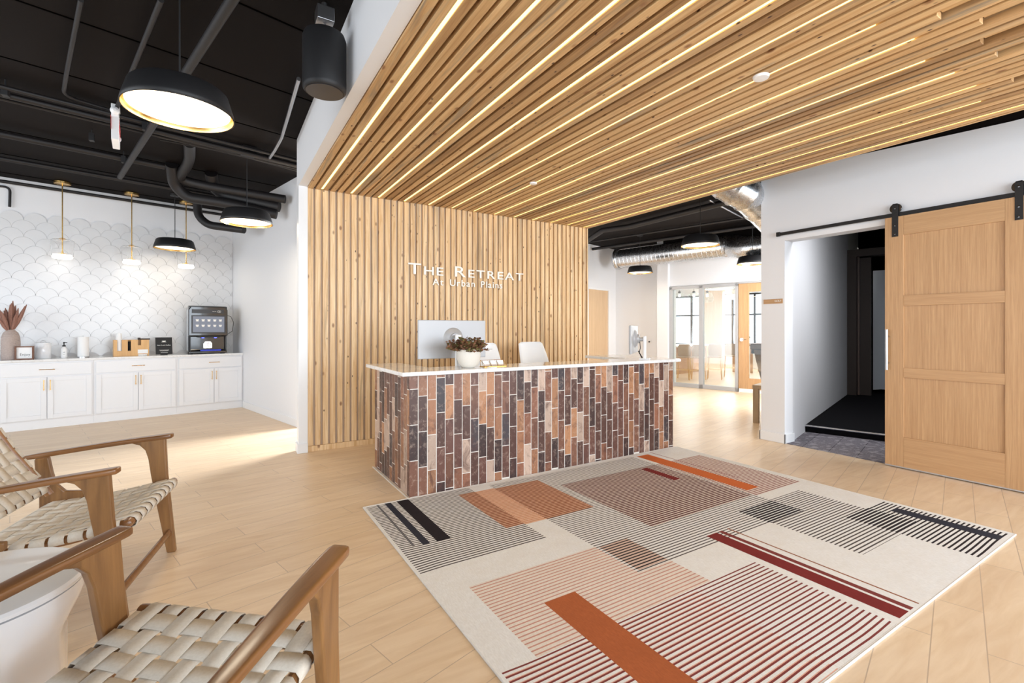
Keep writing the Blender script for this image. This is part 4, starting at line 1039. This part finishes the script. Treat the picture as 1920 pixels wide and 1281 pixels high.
# thick insulated refrigerant pipes with elbows
def thick(P, r, label): return pipe(smoothpath(P, 8), r, label, 'pipe', 'black_pipe', 'insulated_pipe', 'thick black insulated pipes', 16)
def T(px_, py_, dist): return at(px_, py_, dist)
D0 = 6.3
thick([T(355, 268, 5.05), T(356, 303, 5.6), T(334, 336, 6.0), T(392, 350, 6.1), T(535, 374, 6.35)], .055, 'thick black pipe, uppermost of the cut-off pipes')
thick([T(322, 308, 5.75), T(326, 345, 6.0), T(350, 370, 6.1), T(420, 380, 6.2), T(519, 402, 6.4)], .066, 'thick black pipe, lowest of the three parallel cut-off pipes')
thick([T(396, 325, 6.05), T(400, 350, 6.2), T(418, 366, 6.3), T(524, 388, 6.42)], .072, 'thick black pipe between the other two parallel cut-off pipes')
thick([T(370, 378, 6.9), T(371, 405, 6.9), T(390, 422, 6.9), T(458, 431, 6.9)], .055, 'thick black pipe with a hooked bend in front of the scallop tile')
pipe(smoothpath([T(315, 298, 6.9), T(440, 326, 6.9), T(498, 340, 6.9), T(538, 316, 6.6)]), .014, 'thin black conduit zigzagging behind the thick pipes', 'conduit', name='conduit')
# cable bundle near the fascia
for i in range(4):
    pipe([onZ(300, 262-4*i, 3.26), onZ(430, 286-4*i+3*i, 3.25), onZ(562, 322-7*i, 3.26)], .010, 'black cable in the flat bundle meeting the white fascia', 'cable', name='cable', group='black cables by the fascia', seg=8)
jb = onZ(466, 285, 3.27)
tagb(MB().box(-.07, .07, -.07, .07, -.04, .045), 'junction_box', 'black_matte', 'black ceiling box above the middle dome lamp', 'junction box', loc=jb, rotz=GA)
wc = pipe([onZ(560, 148, 3.25), onZ(540, 218, 3.25), onZ(528, 258, 3.25), onZ(515, 282, 3.24), onZ(504, 298, 3.22)], .016, 'bare white conduit pointing down beside the fascia', 'conduit', 'steel', 'conduit')
# exit light
ex = thing('exit_light', 'white exit sign seen edge-on with two small round heads', 'exit sign', onZ(217, 214, 3.25), .11)
MB().box(-.03, .03, -.09, .09, 0, .06).build('mount', 'white_plastic', ex, bevel=.004)
MB().box(-.026, .026, -.15, .15, -.275, -.005).build('panel', 'white_plastic', ex, bevel=.004)
for sgn in (-1, 1):
    o_, w_ = text_mesh('EXIT', .16, .002, 'lettering', 'red_enamel', ex, (sgn*.027, -.13*sgn, -.19), (PI/2, 0, sgn*PI/2))
for yq in (-.10, .12):
    MB().lathe([(0, 0), (.030, .0), (.034, .03), (.012, .05), (0, .05)], 20, Matrix.Translation((.0, yq*1.45, -.03 if yq < 0 else -.16)) @ Matrix.Rotation(-PI/2 if yq > 0 else PI/2, 4, 'X')).build('lamp_head', 'white_plastic', ex, smooth=True)
# small bent bracket on the tiled wall, top left
pipe(smoothpath([onGY(-12, 348, 9.2), onGY(19, 351, 9.2), onGY(18, 388, 9.2)]), .014, 'short black bent pipe on the white wall above the tile', 'pipe')
# hanging speaker
sp = onZ(607, 12, ZC); hs = thing('hanging_speaker', 'black cylindrical speaker hanging beside the white fascia', 'speaker', (sp.x+.0, sp.y-.03, -.03))
MB().lathe([(0, 2.80), (.115, 2.80), (.126, 2.812), (.128, 2.83), (.128, 3.12), (.118, 3.15), (0, 3.152)], 40).build('body', 'black_matte', hs, smooth=True)
MB().lathe([(0, 2.796), (.108, 2.797), (.108, 2.802), (0, 2.802)], 40).build('grille', 'dark_plastic', hs, smooth=True)
MB().tube([(0, 0, 3.15), (0, 0, 3.22)], .01, 8).build('stem', 'steel', hs, smooth=True)
MB().box(-.05, .05, -.05, .05, 3.225, 3.31).lathe([(0, 3.31), (.02, 3.31), (.02, ZC+.03), (0, ZC+.03)], 10).build('junction_box', 'steel', hs, bevel=.003)
# fixtures in the slatted ceiling
for (px_, py_), rr, lab in (((1427, 143), .045, 'round white ceiling sensor between the glowing strips, nearer one'), ((1000, 343), .038, 'small round white sprinkler cap in the slats near the wall')):
    p = onZ(px_, py_, ZK); tagb(MB().lathe([(0, -.012), (rr-.004, -.010), (rr, 0), (rr, .004), (0, .004)], 32), 'ceiling_sensor', 'white_plastic', lab, 'sensor', loc=(p.x, p.y, ZK-.004), smooth=True)

# ================================================================ DUCTS (right)
du = thing('spiral_duct', 'long silver spiral duct with an angled bend below the black ceiling', 'duct', G(9.9, 0, 2.97), GA)
def spiral(mb, a, b, r_, rib=.0, step=.10):
    a = Vector(a); b = Vector(b); L = (b-a).length; n_ = max(1, int(L/step)); pts = []; R_ = []
    for i in range(n_):
        for u, q in ((0, 0), (.86, 0), (.9, .006), (.96, .006)):
            pts.append(a+(b-a)*((i+u)/n_)); R_.append(r_+q)
    pts.append(b); R_.append(r_); mb.tube(pts, R_, 40)
dm = MB(); spiral(dm, (0, 6.05, 0), (0, 3.62, 0), .215); dm.build('duct_run', 'galvanised', du, smooth=True)
MB().tube([(0, 6.13, 0), (0, 6.10, 0), (0, 6.04, 0)], [.25, .25, .22], 40, cap=False).build('end_flange', 'galvanised', du, smooth=True, solid=.004)
eb = MB(); eb.tube([(0, 3.63, 0), (0, 3.58, 0), (.0, 3.5, 0), (-.06, 3.40, -.03), (-.20, 3.24, -.09), (-.24, 3.18, -.11), (-.27, 3.08, -.12), (-.27, 3.0, -.12)], [.215, .225, .215, .222, .215, .222, .215, .215], 40); eb.build('elbow', 'galvanised', du, smooth=True)
dm = MB(); spiral(dm, (-.27, 3.0, -.12), (-.27, 2.3, -.12), .205, step=.35); dm.build('duct_run', 'galvanised', du, smooth=True)
A = at(1372, 352, 5.7); B = at(1400, 366, 5.7); C_ = at(1428, 392, 5.9); D_ = at(1462, 440, 6.6)
d2_ = thing('flexible_duct', 'bright silver duct elbow near the top of the white wall', 'duct', B)
pts = smoothpath([A-B+Vector((-.1, .1, .12)), A-B, Vector((0, 0, 0)), C_-B, D_-B+Vector((.3, .1, .05))], 10); R_ = [.19+(.010 if i in (1, 2, 9, 10, 17, 18, 25, 26) else 0) for i in range(len(pts))]
MB().tube(pts, R_, 32).build('hose', 'galvanised', d2_, smooth=True)
# black services on the right
pipe([onZ(1100, 452, 3.15), onZ(1130, 432, 3.2), onZ(1180, 425, 3.22), onZ(1430, 362, 3.24)], .05, 'black pipe running above the silver duct', 'pipe')
pipe([G(9.4, 6.5, 3.2), G(9.4, 2.4, 3.2)], .035, 'black pipe behind and above the silver duct', 'pipe')
pipe([G(8.9, 6.5, 3.27), G(8.9, 2.4, 3.27)], .02, 'thin black conduit on the rear ceiling', 'conduit', name='conduit')
pipe([onZ(1330, 375, 3.26), onZ(1392, 408, 3.26)], .014, 'short grey conduit on the rear ceiling', 'conduit', 'steel', 'conduit')

# ================================================================ BARN DOOR
XD = 5.392; bdY0 = .83; bdY1 = 1.974
bd = thing('barn_door', 'oak sliding barn door with three recessed panels', 'door', (XD, 0, 0))
m_ = MB(); st_ = .145
m_.box(0, .042, bdY1-st_, bdY1, .02, 2.352); m_.box(0, .042, bdY0, bdY0+1.164-bdY0-.32+.32-0, .02, 2.352) if False else m_.box(0, .042, bdY0, 1.164, .02, 2.352)
m_.build('stile', 'oak_z', bd, bevel=.002)
m_ = MB()
for z0, z1 in ((2.174, 2.352), (1.514, 1.611), (.850, .939), (.02, .295)): m_.box(0, .042, 1.1642, bdY1-st_-.0002, z0, z1)
m_.build('rail', 'oak_y', bd, bevel=.002)
m_ = MB()
for z0, z1 in ((1.611, 2.174), (.939, 1.514), (.295, .850)): m_.box(.014, .030, 1.15, bdY1-st_+.01, z0-.01, z1+.01)
m_.build('panel', 'oak_z', bd)
MB().box(.006, .036, bdY0, bdY1, .008, .0195).build('bottom_sweep', 'steel', bd)
h_ = MB(); h_.tube([(-.045, 1.944, .915), (-.045, 1.944, 1.295)], .0125, 12); h_.tube([(-.045, 1.944, .98), (0, 1.944, .98)], .008, 8); h_.tube([(-.045, 1.944, 1.23), (0, 1.944, 1.23)], .008, 8)
h_.build('handle', 'steel', bd, smooth=True)
for yc in (1.893, 1.083):
    g = MB(); g.prism([(yc-.024, 2.165), (yc+.024, 2.165), (yc+.024, 2.46), (yc+.018, 2.475), (yc-.018, 2.475), (yc-.024, 2.46)], -.006, 0, axis='X')
    g.box(-.006, .035, yc-.02, yc+.02, 2.465, 2.472)
    hg = g.build('hanger_strap', 'black_matte', bd, bevel=.001)
    wl = MB(); wl.lathe([(0, 0), (.045, 0), (.045, .004), (.038, .008), (.038, .014), (.045, .018), (.045, .022), (0, .022)], 32, Matrix.Translation((.003, yc, 2.432)) @ Matrix.Rotation(PI/2, 4, 'Y')); wl.build('wheel', 'black_gloss', hg, smooth=True)
    for zz in (2.19, 2.27, 2.43): MB().lathe([(0, 0), (.009, 0), (.009, .006), (0, .007)], 6, Matrix.Translation((-.006, yc, zz)) @ Matrix.Rotation(-PI/2, 4, 'Y')).build('bolt', 'black_gloss', hg)
rl = thing('door_rail', 'black steel track above the barn door', 'rail', (XD+.012, 0, 0))
MB().box(0, .008, -.9, 3.015, 2.358, 2.392).build('track', 'black_matte', rl, bevel=.001)
for yc in (2.9, 2.45, 2.03, 1.6, 1.2, .8): MB().tube([(-.005, yc, 2.375), (.046, yc, 2.375)], .011, 10).build('spacer', 'black_matte', rl, smooth=True)
MB().box(-.008, .018, 2.975, 3.015, 2.352, 2.40).build('stop', 'black_matte', rl, bevel=.003)
# wall plaque
pq = thing('room_sign', 'small wooden plaque with white letters on the white wall end', 'sign', (XR-.001, 0, 0))
MB().box(-.008, 0, 2.965, 3.185, 1.592, 1.645).build('plaque', 'oak_y', pq, bevel=.001)
text_mesh('GOLF', .030, .002, 'lettering', 'sign_white', pq, (-.0095, 3.055, 1.612), (PI/2, 0, -PI/2))
# bench
bp = onZ(1418, 793); bh = thing('bench', 'pale wooden bench end showing behind the white wall', 'bench', (bp.x, bp.y, 0), GA+.02)
MB().box(-.04, 1.3, -.38, .04, .475, .525).build('seat', 'bench_wood', bh, bevel=.004)
for x in (0, 1.19):
    for y in (0, -.34): MB().box(x-.035, x+.035, y-.035, y+.035, 0, .475).build('leg', 'bench_wood', bh, bevel=.003)

# ================================================================ ROOM BEYOND THE GLASS
def gxy(px_, py_, z=0): return onZ(px_, py_, z)
# bar counter
k1 = onZ(1262, 649, .84); k2 = onZ(1343, 645, .84); kd = (k2-k1).normalized(); kn = Vector((-kd.y, kd.x, 0)); kn = kn if kn.dot(FW) > 0 else -kn
bc = thing('bar_counter', 'long wooden bar counter with pale top seen through the glass', 'counter', (k1.x, k1.y, 0))
def quadp(a, b, z0, z1, s0, s1):
    P_ = [a+kn*s0, b+kn*s0, b+kn*s1, a+kn*s1]; return MB().prism([(q.x-k1.x, q.y-k1.y) for q in P_], z0, z1)
quadp(k1, k2, 0, .80, .30, .75).build('body', 'table_wood', bc, bevel=.003); quadp(k1-kd*.03, k2+kd*.03, .80, .84, .02, .80).build('top', 'quartz', bc, bevel=.003)
def bar_stool():
    t = thing('bar_stool', 'x', 'stool')
    MB().box(-.17, .17, -.16, .17, .56, .59).build('seat', 'wicker', t, bevel=.012)
    b = MB(); b.prism([(-.16, .59), (.16, .59), (.17, .80), (.14, .90), (-.14, .90), (-.17, .80)], .14, .17, axis='Y'); b.build('backrest', 'wicker', t, bevel=.008)
    for sx in (-1, 1):
        for sy in (-1, 1): MB().bar((sx*.14, sy*.13, .56), (sx*.17, sy*.16, 0), .018, .018).build('leg', 'brass', t)
    f_ = MB()
    for a, b_ in (((-.16, -.15), (.16, -.15)), ((-.16, .15), (.16, .15)), ((-.16, -.15), (-.16, .15)), ((.16, -.15), (.16, .15))): f_.bar((a[0], a[1], .25), (b_[0], b_[1], .25), .015, .015)
    f_.build('footrest', 'brass', t)
    return t
ST = [((1281, 711), 'bar stool at the left end of the bar, behind the left pane', 1.5), ((1308, 713), 'bar stool seen beside the middle mullion, behind the left pane', 1.5), ((1340, 711), 'bar stool just right of the middle mullion', 1.6), ((1371, 707), 'bar stool below the small green plant behind the right pane', 1.6)]
s0_ = None
for (q, lab, rz) in ST:
    p = onZ(q[0], q[1], 0)
    if s0_ is None: s0_ = bar_stool(); s0_.location = p; s0_.rotation_euler = (0, 0, rz-2.6); s0_['label'] = lab; s0_['group'] = 'bar stools beyond the glass'
    else: copy_tree(s0_, p, rz-2.6, lab, 'bar stools beyond the glass')
ht = onZ(1366, 699, 0)
hb_ = thing('high_table', 'tall wooden table under the green plant beyond the glass', 'table', (ht.x+.75, ht.y-.1, 0), GA)
MB().box(-.4, .4, -.3, .3, .81, .85).build('top', 'table_wood', hb_, bevel=.004)
for sx in (-1, 1):
    for sy in (-1, 1): MB().box(sx*.35-.03, sx*.35+.03, sy*.25-.03, sy*.25+.03, 0, .81).build('leg', 'table_wood', hb_)
pp = thing('table_plant', 'small bushy green plant in a pot beyond the right pane', 'plant', (ht.x+.75, ht.y-.1, .851))
MB().lathe([(0, 0), (.06, 0), (.075, .11), (.07, .11), (0, .10)], 20).build('pot', 'planter', pp, smooth=True)
plain('leaf_green', (110, 150, 84), .6, var=.3, bscale=30); lf = MB()
for i in range(160):
    a = random.uniform(0, 2*PI); el = random.uniform(.0, 1.5); L = random.uniform(.06, .17); d = Vector((math.cos(a)*math.cos(el), math.sin(a)*math.cos(el), math.sin(el)))
    p = Vector((0, 0, .12))+d*L; s_ = d.cross(Vector((0, 0, 1))).normalized()*.018; lf._f(lf._v([p-d*.05, p+s_, p+d*.05, p-s_]))
lf.build('foliage', 'leaf_green', pp)
# wooden column & hanging shades
struct('wall_wood_column', MB().box(15.9, 16.1, 5.9, 6.6, 0, 3.0, GMAT), 'maple_door', 'pale wooden column beyond the glass')
for (px_, py_), rr, lab in (((1350, 543), .38, 'large white drum pendant beyond the right pane'), ((1375, 561), .30, 'smaller white dome pendant beyond the right pane')):
    p = onGX(px_, py_, 13.1 if rr > .35 else 14.6); t = thing('drum_pendant', lab, 'lamp', p)
    MB().lathe([(rr, 0), (rr-.02, .05), (rr-.09, .13), (.02, .15)], 32, cap=False).build('lamp_shade', 'white_plastic', t, smooth=True, solid=.004)
    MB().lathe([(0, .01), (rr-.03, .01), (rr-.03, .02), (0, .02)], 32).build('diffuser', 'bulb_white', t, smooth=True)
    MB().tube([(0, 0, .15), (0, 0, 3.0-p.z)], .005, 6).build('rod', 'steel', t)
gg = None
for (px_, py_), lab in (((1274, 560), 'clear glass globe pendant at the left edge of the left pane'), ((1301, 560), 'clear glass globe pendant in the middle of the left pane'), ((1326, 560), 'clear glass globe pendant beside the middle mullion')):
    p = onGX(px_, py_, 12.4)
    if gg is None:
        gg = thing('globe_pendant', lab, 'lamp', p, 0, 'glass globe pendants beyond the glass')
        MB().lathe([(.04, .17), (.11, .13), (.15, .05), (.155, -.03), (.12, -.10)], 24, cap=False).build('globe', 'pane_glass', gg, smooth=True)
        MB().lathe([(0, .04), (.03, .05), (.03, .11), (0, .13)], 12).build('bulb', 'bulb_white', gg, smooth=True)
        MB().tube([(0, 0, .12), (0, 0, 3.0-p.z)], .006, 6).lathe([(0, .15), (.04, .15), (.035, .19), (0, .20)], 12).build('rod', 'dark_plastic', gg)
    else: copy_tree(gg, p, 0, lab, 'glass globe pendants beyond the glass')
# pool table
p = onGX(1406, 646, 12.3); pt_ = thing('pool_table', 'dark wooden pool table seen through the glass door', 'pool table', (p.x, p.y, 0), GA)
MB().box(-.0, 1.3, -1.5, .0, .80, .93).build('rail', 'pool_wood', pt_, bevel=.02)
MB().box(-.01, 1.31, -1.51, .01, .93, .95).build('top_rim', 'frame_wood', pt_, bevel=.006)
for x in (.15, 1.1):
    for y in (-.30, -1.25): 
        l_ = MB(); s = [[(x+a*w_, y+b*w_, z) for a, b in ((-1, -1), (1, -1), (1, 1), (-1, 1))] for z, w_ in ((0, .09), (.06, .10), (.10, .08), (.55, .16), (.80, .20))]; l_.loft(s); l_.build('leg', 'pool_wood', pt_)
MB().box(.02, .10, -.10, -.02, .70, .80).build('pocket', 'black_matte', pt_, bevel=.01)
struct('floor_games', MB().box(12.0, 15.6, 1.9, 3.9, 0, .006, GMAT), 'white_plastic', 'pale floor area under the pool table')
